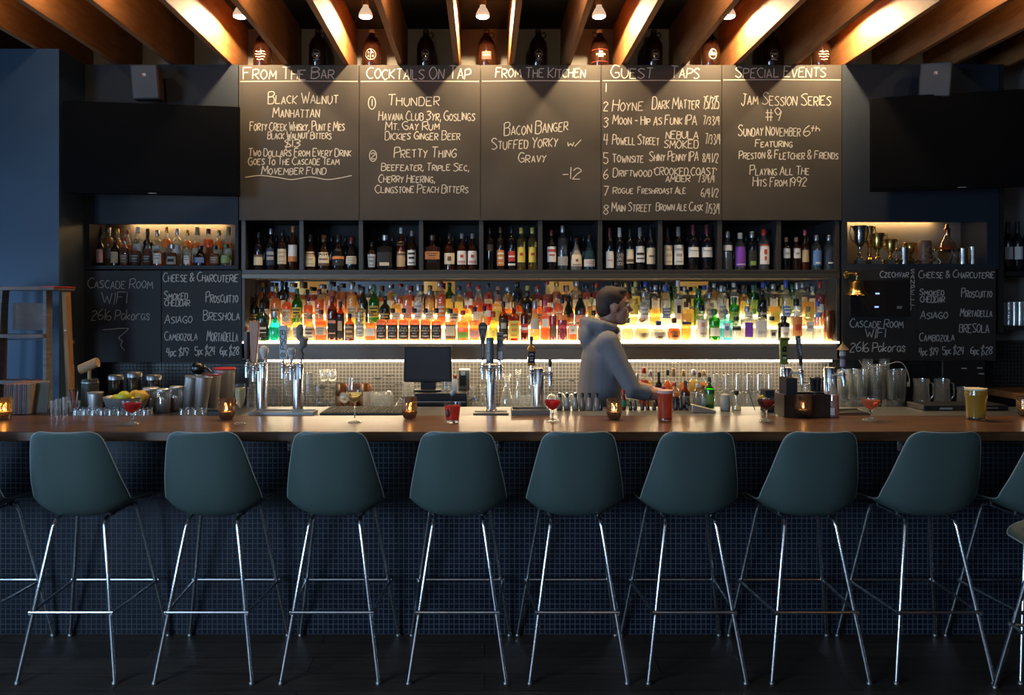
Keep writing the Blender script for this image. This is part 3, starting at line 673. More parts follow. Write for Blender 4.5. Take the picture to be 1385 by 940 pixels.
# shape: profile (radius, height) up to the lip, where the cap starts, cap radius, section exponent
SH = {
 'whisky': ([(.9, 0), (1, .02), (1, .58), (.95, .63), (.68, .69), (.42, .74), (.34, .79), (.33, .95)], .86, .40, 2),
 'wine':   ([(.92, 0), (1, .015), (1, .60), (.94, .66), (.66, .72), (.42, .77), (.38, .82), (.38, .96)], .78, .43, 2),
 'square': ([(.92, 0), (1, .02), (1, .57), (.92, .62), (.62, .665), (.40, .70), (.36, .75), (.46, .80), (.42, .86), (.36, .90), (.36, .96)], .86, .44, 5),
 'round':  ([(.62, 0), (.80, .03), (1, .20), (1, .38), (.84, .53), (.5, .62), (.34, .67), (.30, .84)], .78, .38, 2),
 'slim':   ([(.92, 0), (1, .015), (1, .66), (.93, .71), (.60, .76), (.40, .80), (.38, .95)], .86, .46, 2),
 'vodka':  ([(.9, 0), (1, .02), (1, .64), (.88, .71), (.50, .76), (.40, .80), (.38, .95)], .84, .46, 2),
 'gin':    ([(.92, 0), (1, .02), (1, .66), (.96, .70), (.70, .735), (.42, .75), (.40, .86)], .83, .5, 2),
 'shaker': ([(.7, 0), (.74, .02), (.96, .55), (1, .66), (.92, .74), (.70, .86)], .84, .66, 2),
 'block':  ([(.95, 0), (1, .02), (1, .60), (.95, .65), (.45, .69), (.36, .73), (.34, .92)], .84, .42, 8),
 'taper':  ([(.72, 0), (.76, .02), (1, .56), (1, .62), (.70, .70), (.42, .75), (.38, .80), (.36, .95)], .84, .44, 2),
 'jug':    ([(.94, 0), (1, .03), (1, .48), (.92, .60), (.62, .74), (.40, .82), (.34, .88), (.34, .95)], .90, .42, 2),
 'dome':   ([(.92, 0), (1, .03), (1, .30), (.92, .46), (.70, .60), (.40, .72), (.32, .80), (.30, .93)], .80, .48, 2),
}
def rad_at(prof, z):
    for (r0, z0), (r1, z1) in zip(prof, prof[1:]):
        if z <= z1: return r0+(r1-r0)*((z-z0)/max(z1-z0, 1e-6))
    return prof[-1][0]
def cap_mat(c): return mat('cap_'+c, C_CAP[c], .35, .8 if c in ('gold', 'silver') else 0, .2)
def lab_mat(c): return mat('label_'+c, C_LAB[c], .65, noise=.10, nscale=90)
def patch(mb, prof, r, h, z0, z1, a, sq, off=.0009, n=9):
    """a label wrapped round the side that faces -y"""
    v = []; zs = [z0, (z0+z1)/2, z1]
    for z in zs:
        q = rad_at(prof, z)*r
        for k in range(n):
            t = -pi/2+a*(-1+2*k/(n-1))
            e = (abs(cos(t))**sq+abs(sin(t))**sq)**(-1/sq) if sq != 2 else 1
            v.append(((q*e+off)*cos(t), (q*e+off)*sin(t), z*h))
    f = [(i*n+k, i*n+k+1, (i+1)*n+k+1, (i+1)*n+k) for i in range(2) for k in range(n-1)]
    mb.add(v, f)
def bottle(px, ytop, wpx, Y, zb, shape, body, liq, fill, cap, lab, label, group, lz=(.12, .48), la=1.05, art=None, text=None, name='bottle', h=None):
    prof, cz, cr, sq = SH[shape]
    h = h or (PZ(ytop, Y)-zb); r = wpx/2/F*Y
    if sq > 2: r *= .97
    t = thing(name, label, 'bottle' if name != 'cocktail_shaker' else 'shaker', (PX(px, Y), Y, zb), 0, group)
    P = [(q*r, z*h) for q, z in prof]
    opaque = body in C_OP
    seg = 16 if wpx < 22 else 24
    if opaque:
        MB().lathe(P, seg, sq=sq).build('glass_body', mat('dark_glass_'+body, C_OP[body], .08 if body != 'stone' else .5, 1 if body == 'bronze' else 0, .6 if body != 'bronze' else 0) if body != 'bronze' else mat('bronze_body', (.45, .19, .09), .28, 1), t, smooth=35)
    else:
        MB().lathe(P, seg, sq=sq, caps=False).build('glass_body', thin_glass('glass_'+body, C_GL[body], .08, .65, .05), t, smooth=35)
        if liq:
            zs = sorted({z for q, z in prof if z < fill}|{fill})
            LP = [(rad_at(prof, z)*r*.94, max(z*h, .004)) for z in zs]
            MB().lathe(LP, seg, sq=sq).build('liquid', liquid('liquid_'+liq, C_LQ[liq], .55 if liq not in ('white', 'pale', 'blue', 'teal') else .16), t, smooth=35)
    if cap:
        c0 = cz*h; q = cr*r
        if cap == 'cork' and shape == 'round': MB().ball((0, 0, .90*h), (q*1.25, q*1.25, .10*h), 12, 8).build('cork', cap_mat(cap), t)
        elif shape == 'wine': MB().lathe([(q, c0), (q*.98, .985*h), (q*.9, h)], 12).build('capsule', cap_mat(cap), t)
        else: MB().lathe([(q*.95, c0), (q, c0+.004), (q, .985*h), (q*.85, h)], 12).build('cap', cap_mat(cap), t)
    if lab:
        mb = MB(); patch(mb, prof, r, h, lz[0], lz[1], la, sq)
        lo_ = mb.build('paper_label', lab_mat(lab), t, smooth=60)
        if art:
            mb = MB()
            for (a0, a1, ang) in art[1]: patch(mb, prof, r, h, lz[0]+(lz[1]-lz[0])*a0, lz[0]+(lz[1]-lz[0])*a1, la*ang, sq, .0016)
            mb.build('label_print', lab_mat(art[0]), lo_, smooth=60)
        if text:
            mb = MB()
            for (s_, zc, hh, ww, col) in text:
                st, wd = strokes(s_, small=.8)
                W2 = ww*r
                q0 = lambda u, z: (lambda tt: ((rad_at(prof, z/h)*r*((abs(cos(tt))**sq+abs(sin(tt))**sq)**(-1/sq) if sq != 2 else 1)+.002)*cos(tt), (rad_at(prof, z/h)*r*((abs(cos(tt))**sq+abs(sin(tt))**sq)**(-1/sq) if sq != 2 else 1)+.002)*sin(tt), z))(-pi/2+u/r)
                for p in st: ribbon(mb, [((a/wd-.5)*W2*2, zc*h+(b-.5)*hh*h) for a, b in p], .0016, q0)
                mb.build('lettering', lab_mat(col), lo_, smooth=0); mb = MB()
    return t
ART3 = lambda c: (c, [(.72, .84, .7), (.42, .56, .55), (.14, .20, .6)])
# upper cubbies: (px, top, width, shape, body, liquid, fill, cap, label colour, (label z), label angle, art, what it looks like)
CUB = [
 [(350, 314, 13, 'whisky', 'black', None, 0, 'black', 'cream', (.13, .40), 1.1, ('brown', [(.80, 1, 1)]), 'dark rum bottle with banded cream label'),
  (366.5, 309, 12.5, 'whisky', 'black', None, 0, 'silver', 'navy', (.12, .52), 1.0, ('grey', [(.6, .8, .8), (.3, .5, .8)]), 'black bottle with silver capsule and silver print'),
  (382, 311, 13, 'whisky', 'brown', None, 0, 'black', 'cream', (.15, .52), 1.1, ART3('tan'), 'dark bottle with plain cream label'),
  (396.5, 306, 13, 'whisky', 'amber', 'brown', .8, 'orange', 'white', (.19, .57), 1.1, ('orange', [(0, .32, 1)]), 'whisky bottle with orange capsule and white label')],
 [(420, 318, 15.5, 'dome', 'amber', 'brown', .7, 'black', 'cream', (.10, .52), 1.1, ART3('tan'), 'brown whisky bottle with tall cream label'),
  (438.5, 318, 15.5, 'dome', 'brown', None, 0, 'brown', 'cream', (.12, .50), 1.2, ('brown', [(0, .20, 1), (.45, .55, .7)]), 'brown whisky bottle with broad cream label'),
  (458, 318, 17, 'dome', 'black', None, 0, 'black', 'black', (.12, .60), 1.2, ('orange', [(.40, .56, 1)]), 'black bottle with an orange band'),
  (475.5, 321, 15, 'dome', 'black', None, 0, 'maroon', 'cream', (.18, .42), 1.2, ART3('grey'), 'black bottle with small cream label and maroon cap')],
 [(503, 327, 13, 'taper', 'brown', None, 0, 'black', 'white', (.10, .55), 1.0, ART3('grey'), 'short dark bottle with white label'),
  (521, 318, 21, 'block', 'black', None, 0, 'silver', 'black', (.10, .50), .85, ('cream', [(.05, .28, .65)]), 'wide square black decanter with cream strip'),
  (542.5, 308, 12, 'whisky', 'amber', 'amber', .7, 'white', 'tan', (.08, .66), 1.2, ('brown', [(.85, .92, 1), (.46, .54, 1)]), 'tall bottle wrapped in tan paper'),
  (557, 312, 12.5, 'whisky', 'amber', 'brown', .8, 'grey', 'white', (.12, .50), 1.1, ART3('black'), 'bottle with white label and grey cap')],
 [(585, 318, 21, 'block', 'brown', None, 0, 'brown', 'orange', (.30, .52), .85, ART3('brown'), 'wide square dark bottle with orange label'),
  (608, 316, 15, 'whisky', 'amber', 'brown', .75, 'black', 'cream', (.16, .46), 1.1, ('brown', [(.3, .7, .3)]), 'dark bottle with oval cream label'),
  (624.7, 316, 13.5, 'whisky', 'amber', 'brown', .8, 'grey', 'white', (.15, .52), 1.1, ('red', [(.50, .72, .28), (.2, .26, .7), (.1, .14, .7)]), 'dark bourbon bottle with white label and red seal'),
  (639, 316, 13.5, 'whisky', 'amber', 'brown', .8, 'grey', 'white', (.15, .52), 1.1, ('red', [(.50, .72, .28), (.2, .26, .7), (.1, .14, .7)]), 'dark bourbon bottle with white label and red seal, beside the divider')],
 [(662.7, 308, 10.5, 'slim', 'black', None, 0, 'black', 'brown', (.45, .60), 1.0, None, 'slim black bottle with dim label'),
  (677, 307, 11.5, 'slim', 'brown', None, 0, 'brown', 'orange', (.10, .46), 1.0, ART3('white'), 'slim dark bottle with orange-red label'),
  (692, 307, 11, 'slim', 'black', None, 0, 'black', 'red', (.20, .44), 1.0, ('white', [(.4, .55, .8), (-.4, -.2, 1)]), 'slim black bottle with red label'),
  (705, 308, 12.5, 'slim', 'gold', 'pale', .74, 'yellow', 'yellow', (.18, .54), .9, ('red', [(.45, .62, .4)]), 'pale rum bottle with yellow oval label in mid cubby'),
  (720, 308, 12.5, 'slim', 'gold', 'pale', .74, 'yellow', 'yellow', (.18, .54), .9, ('red', [(.45, .62, .4)]), 'pale rum bottle with yellow oval label by the divider')],
 [(746, 311, 13, 'whisky', 'black', None, 0, 'maroon', 'white', (.20, .58), 1.1, ('red', [(.66, .82, .8), (.4, .5, .5)]), 'dark bottle with white label and red print'),
  (761, 305, 14, 'vodka', 'grey', 'white', .7, 'silver', 'grey', (.10, .30), 1.2, None, 'tall clear bottle with silver cap'),
  (779.5, 322, 15.5, 'dome', 'stone', None, 0, 'black', 'cream', (.12, .48), 1.1, ('brown', [(.4, .6, .2), (.1, .16, .7)]), 'stone grey rounded bottle'),
  (797, 318, 15.5, 'dome', 'blue', 'white', .55, 'black', 'white', (.10, .30), 1.2, ART3('pink'), 'clear blue-tinged bottle with white label')],
 [(824.5, 308, 11.5, 'wine', 'wine', None, 0, 'maroon', 'white', (.05, .44), 1.1, ('red', [(.44, .48, .6)]), 'wine bottle with white label and maroon capsule'),
  (838, 308, 12, 'wine', 'wine', None, 0, 'white', 'black', (.04, .42), 1.2, None, 'wine bottle with black lettered label'),
  (852, 309, 10.5, 'wine', 'wine', None, 0, 'black', 'cream', (.16, .50), 1.1, ('brown', [(.1, .3, .9)]), 'wine bottle with cream label and black capsule'),
  (865.5, 308, 12.5, 'wine', 'wine', None, 0, 'grey', 'white', (.18, .56), 1.1, ('black', [(.45, .6, .8), (.2, .28, .8)]), 'wine bottle with white label and grey capsule'),
  (880, 308, 13, 'wine', 'wine', None, 0, 'black', 'cream', (.14, .52), 1.1, ('brown', [(.44, .54, .5)]), 'wine bottle with cream label, last before the divider')],
 [(903, 308, 12.5, 'wine', 'wine', None, 0, 'black', 'cream', (.12, .58), 1.1, ART3('tan'), 'wine bottle with tall cream label'),
  (917.5, 307, 13.5, 'wine', 'wine', None, 0, 'grey', 'white', (.12, .58), 1.1, ART3('grey'), 'wine bottle with tall white label and grey capsule'),
  (937.5, 304, 15, 'wine', 'wine', None, 0, 'maroon', 'white', (.28, .50), 1.2, ('grey', [(.6, .7, .7)]), 'wine bottle with red capsule and white label'),
  (956, 304, 15, 'wine', 'wine', None, 0, 'maroon', 'white', (.28, .50), 1.2, ('grey', [(.6, .7, .7)]), 'wine bottle with red capsule by the divider')],
 [(983.7, 313, 13.5, 'gin', 'clear', 'white', .64, 'silver', 'white', (.50, .64), 1.2, None, 'clear gin bottle with small white label'),
  (1001, 315, 14, 'vodka', 'clear', 'white', .6, 'white', 'purple', (.10, .62), 1.2, ('white', [(.08, .12, .8)]), 'clear bottle with tall purple label'),
  (1017, 313, 12.5, 'gin', 'black', None, 0, 'silver', 'black', (.10, .5), 1.0, ('green', [(.06, .32, .6)]), 'black gin bottle with silver cap'),
  (1033, 310, 15, 'vodka', 'clear', 'white', .66, 'red', 'white', (.14, .62), 1.0, ('red', [(.5, .75, .25), (.2, .4, .18), (.92, 1, 1)]), 'clear gin bottle with red cap and red figure')],
 [(1063, 321, 11.5, 'slim', 'black', None, 0, 'cork', 'white', (.36, .66), .9, ('grey', [(.4, .6, .5)]), 'small dark bottle with white label, beside the divider'),
  (1077, 321, 11.5, 'slim', 'brown', None, 0, 'cork', 'white', (.36, .66), .9, ('grey', [(.4, .6, .5)]), 'small dark bottle with white label'),
  (1088.5, 311, 10.5, 'whisky', 'amber', 'amber', .6, 'pink', 'tan', (.2, .5), 1.0, None, 'amber bottle with pink cap'),
  (1104, 318, 13, 'vodka', 'clear', 'blue', .5, 'silver', 'blue', (.14, .56), 1.0, ('white', [(.1, .2, .5)]), 'clear vodka bottle with blue label'),
  (1121, 318, 13, 'vodka', 'clear', 'blue', .5, 'silver', 'navy', (.14, .56), 1.0, ('white', [(.1, .2, .5)]), 'clear vodka bottle with navy label')],
]
UND = [('UND', .35, .07, .62, 'white'), ('ERW', .25, .07, .62, 'white'), ('OOD', .15, .07, .62, 'white')]
for ci, row in enumerate(CUB):
    for (px, top, w_, sh, body, lq, fl, cp, lb, lz, la, art, desc) in row:
        bottle(px, top, w_, YB+.07, ZT1+.001, sh, body, lq, fl, cp, lb, '%s, %s cubby from ladder' % (desc, nth(ci+1)), 'bottles in the upper cubbies', lz, la, art,
               text=UND if px == 838 else None)
    # a dimmer second row stands behind
    for k in range(3):
        px = row[0][0]+(k+.55)*(row[-1][0]-row[0][0])/3
        bottle(px, row[k][1]+2, 11, YB+.24, ZT1+.001, 'whisky', 'black', None, 0, 'black', None, 'unlabelled black bottle at the back of the %s cubby, %s from ladder' % (nth(ci+1), nth(k+1)), 'bottles in the upper cubbies', name='bottle', h=.255)

# lit shelf ---------------------------------------------------------
FR = [  # front tier
 (339.5, 430, 12, 'square', 'clear', 'amber', .62, 'black', 'orange', (.14, .52), .85, ART3('white')),
 (355, 409, 17, 'whisky', 'dgreen', 'dgreen', .6, 'black', 'black', (.10, .48), 1.2, ('white', [(.55, .7, .7), (.3, .36, .7)])),
 (372, 421, 18, 'dome', 'teal', 'teal', .75, 'silver', None, (.1, .5), 1, None),
 (388, 427, 14, 'square', 'clear', 'gold', .6, 'white', 'cream', (.10, .54), .85, ART3('tan')),
 (403, 425, 14.5, 'whisky', 'clear', 'gold', .7, 'gold', 'cream', (.10, .52), 1.1, ART3('tan')),
 (419, 424, 15, 'dome', 'clear', 'whisky', .7, 'cork', 'cream', (.08, .52), 1.1, ART3('brown')),
 (434.5, 419, 15.5, 'square', 'clear', 'amber', .66, 'maroon', 'cream', (.20, .46), .85, ART3('tan')),
 (449.5, 400, 13, 'slim', 'amber', 'plum', .7, 'maroon', 'black', (.08, .5), 1.1, ('pink', [(.75, .9, .8), (.2, .26, .7)])),
 (460.5, 408, 10.5, 'slim', 'amber', 'brown', .7, 'black', 'black', (.08, .62), 1.1, ('tan', [(.35, .8, .5)])),
 (473, 424, 13, 'whisky', 'amber', 'brown', .6, 'black', 'brown', (.10, .62), 1.1, ART3('tan')),
 (487.5, 402, 14, 'slim', 'clear', 'pale', .66, 'black', 'grey', (.10, .40), .8, ART3('white')),
 (501.5, 422, 14.5, 'square', 'clear', 'amber', .62, 'cork', 'white', (.18, .44), .8, None)]
FR += [(x, 417, 14.4, 'square', 'clear', 'amber', .66, 'black', 'black', (.08, .50), .84, 'JD') for x in (516.2, 531.3, 546.2, 561, 575.7, 590.4)]
FR += [(609.5, 418, 15.5, 'square', 'clear', 'whisky', .6, 'black', 'brown', (.08, .52), .84, ('cream', [(.2, .9, .85)])),
 (626, 420, 16, 'square', 'clear', 'amber', .66, 'red', 'green', (.10, .30), .84, None),
 (642, 415, 15, 'square', 'clear', 'whisky', .6, 'black', 'pink', (.10, .32), .84, None),
 (655, 414, 10, 'slim', 'clear', 'gold', .7, 'black', 'yellow', (.2, .5), 1.0, None),
 (667, 421, 13, 'dome', 'clear', 'yellow', .7, 'red', 'yellow', (.12, .34), 1.1, None),
 (681, 408, 13, 'whisky', 'amber', 'brown', .65, 'black', 'black', (.08, .56), 1.1, ('grey', [(.5, .8, .5), (.1, .2, .7)])),
 (695, 408, 15, 'block', 'amber', 'amber', .62, 'gold', 'yellow', (.08, .52), .8, ART3('orange')),
 (709.5, 410, 10.5, 'slim', 'amber', 'brown', .7, 'black', 'red', (.22, .46), 1.1, ('white', [(.3, .6, .8)])),
 (723.5, 407, 13.5, 'dome', 'clear', 'gold', .66, 'silver', 'grey', (.30, .56), 1.1, None),
 (737, 406, 13, 'square', 'clear', 'amber', .7, 'pink', 'white', (.34, .54), .6, None),
 (748, 409, 10, 'slim', 'clear', 'plum', .66, 'silver', 'brown', (.12, .40), 1, None),
 (760.5, 402, 13.5, 'whisky', 'clear', 'plum', .6, 'black', 'orange', (.48, .60), 1.1, None),
 (774, 424, 13, 'block', 'clear', 'amber', .6, 'red', 'white', (.26, .56), .7, ('tan', [(.3, .6, .5)])),
 (788, 417, 13.5, 'dome', 'clear', 'brown', .66, 'maroon', 'tan', (.1, .4), 1, None),
 (803, 420, 14, 'block', 'clear', 'amber', .6, 'black', 'cream', (.12, .44), .8, ART3('tan')),
 (818, 424, 14, 'dome', 'clear', 'gold', .6, 'black', 'cream', (.12, .44), 1, None),
 (833, 424, 14, 'dome', 'clear', 'pale', .6, 'gold', 'white', (.12, .44), 1, None),
 (849, 430, 15.5, 'round', 'clear', 'pale', .56, 'green', None, (.1, .4), 1, None),
 (868.5, 430, 20, 'round', 'clear', 'pale', .56, 'cork', 'cream', (.12, .36), .7, None),
 (890.5, 434, 21.5, 'round', 'clear', 'white', .56, 'blue', 'white', (.14, .46), .75, ('black', [(.18, .30, .35)])),
 (911.5, 430, 18, 'round', 'clear', 'amber', .56, 'brown', 'orange', (.12, .46), .8, ('brown', [(.2, .4, .5)])),
 (928, 408, 13.5, 'slim', 'clear', 'gold', .7, 'brown', 'cream', (.42, .50), 1.1, ('navy', [(.1, .9, .9)])),
 (949, 412, 16, 'gin', 'clear', 'white', .6, 'black', 'white', (.10, .58), 1.0, ('pink', [(.62, .86, .3), (.2, .28, .5)])),
 (966, 418, 15, 'gin', 'green', 'green', .62, 'green', 'white', (.16, .42), 1.0, ('red', [(1.05, 1.2, .25)])),
 (981.3, 418, 15, 'block', 'blue', 'blue', .62, 'grey', 'white', (.12, .56), .5, ('blue', [(.5, .8, .6)])),
 (995.5, 428, 13, 'gin', 'clear', 'white', .6, 'black', 'grey', (.42, .62), 1.1, ('black', [(.2, .7, .9)])),
 (1010.5, 414, 16, 'block', 'clear', 'white', .62, 'silver', 'purple', (.12, .54), .6, None),
 (1027.5, 414, 16.5, 'block', 'clear', 'white', .62, 'black', 'white', (.10, .58), .84, None),
 (1044, 428, 15, 'taper', 'clear', 'white', .56, 'black', 'grey', (.12, .46), .6, ('black', [(.3, .7, .6)])),
 (1060, 427, 16, 'gin', 'black', None, 0, 'black', 'white', (.14, .56), .8, ('tan', [(.3, .5, .5)])),
 (1077, 404, 15, 'gin', 'clear', 'white', .6, 'black', 'orange', (.12, .58), 1.0, ('red', [(.3, .6, .5)])),
 (1093, 414, 14.5, 'block', 'clear', 'white', .5, 'cork', 'white', (.28, .56), .6, ('grey', [(.3, .6, .6)])),
 (1106, 407, 10.5, 'slim', 'clear', 'white', .6, 'blue', 'blue', (.60, .72), 1.0, None)]
NM = {'JD': ('white', [])}
def desc_b(e, shape_word=True):
    body, lq, cp, lb = e[4], e[5], e[7], e[8]
    col = {'amber': 'amber', 'whisky': 'golden brown', 'gold': 'golden', 'pale': 'pale straw', 'red': 'red', 'brown': 'dark brown', 'green': 'bright green', 'teal': 'turquoise', 'blue': 'pale blue', 'white': 'clear', 'plum': 'plum', 'yellow': 'yellow', 'dgreen': 'dark green', 'black': 'black', None: {'black': 'black', 'brown': 'dark brown', 'dgreen': 'dark green'}.get(body, 'clear')}[lq]
    return '%s bottle, %s%s cap' % (col, (lb+' label, ') if lb else 'no label, ', cp)
JDT = [('Jack', .41, .055, .5, 'white'), ('Daniels', .33, .055, .62, 'white'), ('No 7', .24, .04, .35, 'white'), ('Whiskey', .16, .04, .55, 'white')]
for i, e in enumerate(FR):
    art = e[11]; txt = None
    if art == 'JD': art, txt = None, JDT
    if e[0] == 1027.5: txt = [('GIN', .26, .08, .5, 'black')]
    if e[0] == 949: txt = [('GIN', .20, .05, .4, 'grey')]
    bottle(e[0], e[1], e[2], YB+.052, ZS+.0012, e[3], e[4], e[5], e[6], e[7], e[8], '%s, %s from ladder, glowing front tier' % (desc_b(e), nth(i+1)), 'bottles on the front tier of the lit shelf', e[9], e[10], art, text=txt)
t = bottle(1120.5, 413, 15.5, YB+.052, ZS+.0012, 'shaker', 'bronze', None, 0, None, None, 'copper cocktail shaker at the end of the glowing front tier', None, name='cocktail_shaker')
# middle and rear tiers
T2 = {
 'a': ('whisky', 'clear', 'amber', .72, 'black', 'cream', (.12, .5), 1.1, ART3('tan')),
 'b': ('whisky', 'clear', 'whisky', .70, 'gold', 'tan', (.14, .48), 1.1, ART3('brown')),
 'c': ('dome', 'clear', 'whisky', .6, 'cork', 'cream', (.10, .46), 1.1, ART3('brown')),
 'd': ('slim', 'clear', 'amber', .72, 'maroon', 'orange', (.2, .5), 1.1, ART3('white')),
 'e': ('whisky', 'green', 'green', .66, 'green', 'yellow', (.22, .50), 1.1, ART3('black')),
 'f': ('whisky', 'dgreen', 'dgreen', .66, 'black', 'black', (.16, .46), 1.1, ART3('gold')),
 'g': ('slim', 'clear', 'gold', .72, 'silver', 'white', (.2, .46), 1.1, ART3('gold')),
 'h': ('round', 'clear', 'gold', .58, 'cork', None, (.1, .4), 1, None),
 'i': ('vodka', 'clear', 'white', .7, 'silver', 'white', (.16, .56), 1.0, ART3('grey')),
 'j': ('slim', 'clear', 'white', .7, 'white', 'white', (.16, .58), 1.0, ('black', [(.3, .7, .4)])),
 'k': ('gin', 'green', 'green', .6, 'green', 'green', (.2, .5), 1.0, None),
 'l': ('vodka', 'clear', 'white', .66, 'blue', 'blue', (.2, .44), 1.0, ART3('white')),
 'm': ('whisky', 'brown', None, 0, 'black', 'white', (.2, .44), 1.1, ART3('grey')),
 'n': ('slim', 'clear', 'red', .7, 'red', 'white', (.3, .5), 1.1, None),
 'o': ('jug', 'clear', 'amber', .6, 'red', 'cream', (.1, .36), 1.1, None),
 'p': ('slim', 'clear', 'whisky', .72, 'grey', 'pink', (.2, .5), 1.1, None),
 'q': ('square', 'clear', 'gold', .62, 'brown', 'yellow', (.14, .46), .84, None),
 'r': ('vodka', 'clear', 'pale', .7, 'yellow', 'yellow', (.3, .56), 1.0, None),
 's': ('slim', 'black', None, 0, 'black', 'black', (.2, .5), 1.0, ('grey', [(.4, .6, .7)])),
 't': ('dome', 'dgreen', 'dgreen', .5, 'black', 'orange', (.1, .3), 1.1, None),
 'u': ('jug', 'dgreen', 'brown', .5, 'brown', 'pink', (.14, .36), 1.1, None),
}
MID = [(344, 402, 'f'), (358, 388, 'm'), (373, 387, 'b'), (388, 396, 'a'), (402, 390, 'e'), (417, 402, 'd'), (432, 391, 'd'), (447, 385, 'p'), (462, 404, 'c'), (476, 383, 'g'), (491, 388, 'f'), (506, 386, 'e'), (521, 400, 'f'), (536, 400, 'g'), (551, 385, 'p'),
       (566, 384, 'i'), (581, 392, 'g'), (597, 381, 'd'), (614, 400, 'c'), (631, 400, 'h'), (647, 386, 'o'), (660, 398, 'n'), (672, 392, 'q'), (686, 402, 'c'), (700, 402, 'a'), (714, 394, 's'), (727, 404, 'b'), (741, 404, 'n'), (755, 398, 'd'), (769, 400, 't'), (785, 398, 'u'), (800, 402, 'r'),
       (813, 398, 'c'), (828, 392, 'g'), (842, 396, 'q'), (857, 388, 'r'), (871, 394, 'i'), (886, 400, 'h'), (901, 385, 'l'), (917, 378, 'j'), (931, 404, 'q'), (945, 390, 'k'), (960, 396, 'i'), (976, 386, 'i'), (993, 402, 'k'), (1012, 404, 'i'), (1031, 392, 's'), (1047, 398, 'q'), (1063, 378, 'l'), (1078, 382, 'i'), (1093, 388, 'q'), (1109, 381, 'n')]
BACK = 'fbambcagapbdicgonjbgeqncacgsrnobcganiubrligkirlgijqklirkijl'
rg = random.Random(5)
for i, (x, top, c) in enumerate(MID):
    e = T2[c]; w_ = 14 if e[0] in ('whisky', 'dome', 'jug', 'round', 'gin', 'square') else 12.4
    if e[0] in ('round', 'jug'): w_ = 15.5
    z = ZS+.1012
    h = min(PZ(top, YB+.165)-z, ZT1-.066-z)
    bottle(x, 0, w_, YB+.165, z, e[0], e[1], e[2], e[3], e[4], e[5], '%s, %s from ladder, raised middle tier' % (desc_b((0, 0, 0)+e[:3]+(0,)+e[4:6]), nth(i+1)), 'bottles on the middle tier of the lit shelf', e[6], e[7], e[8], h=h)
n = len(BACK)
for i, c in enumerate(BACK):
    e = T2[c]; x = 342+i*(1112-342)/(n-1)
    w_ = 12.2
    bottle(x, 0, w_, YB+.272, ZS+.1812, e[0], e[1], e[2], e[3], e[4], e[5], '%s, %s from ladder, back row by mirror' % (desc_b((0, 0, 0)+e[:3]+(0,)+e[4:6]), nth(i+1)), 'bottles on the back tier of the lit shelf', e[6], e[7], None, h=rg.uniform(.205, .248))

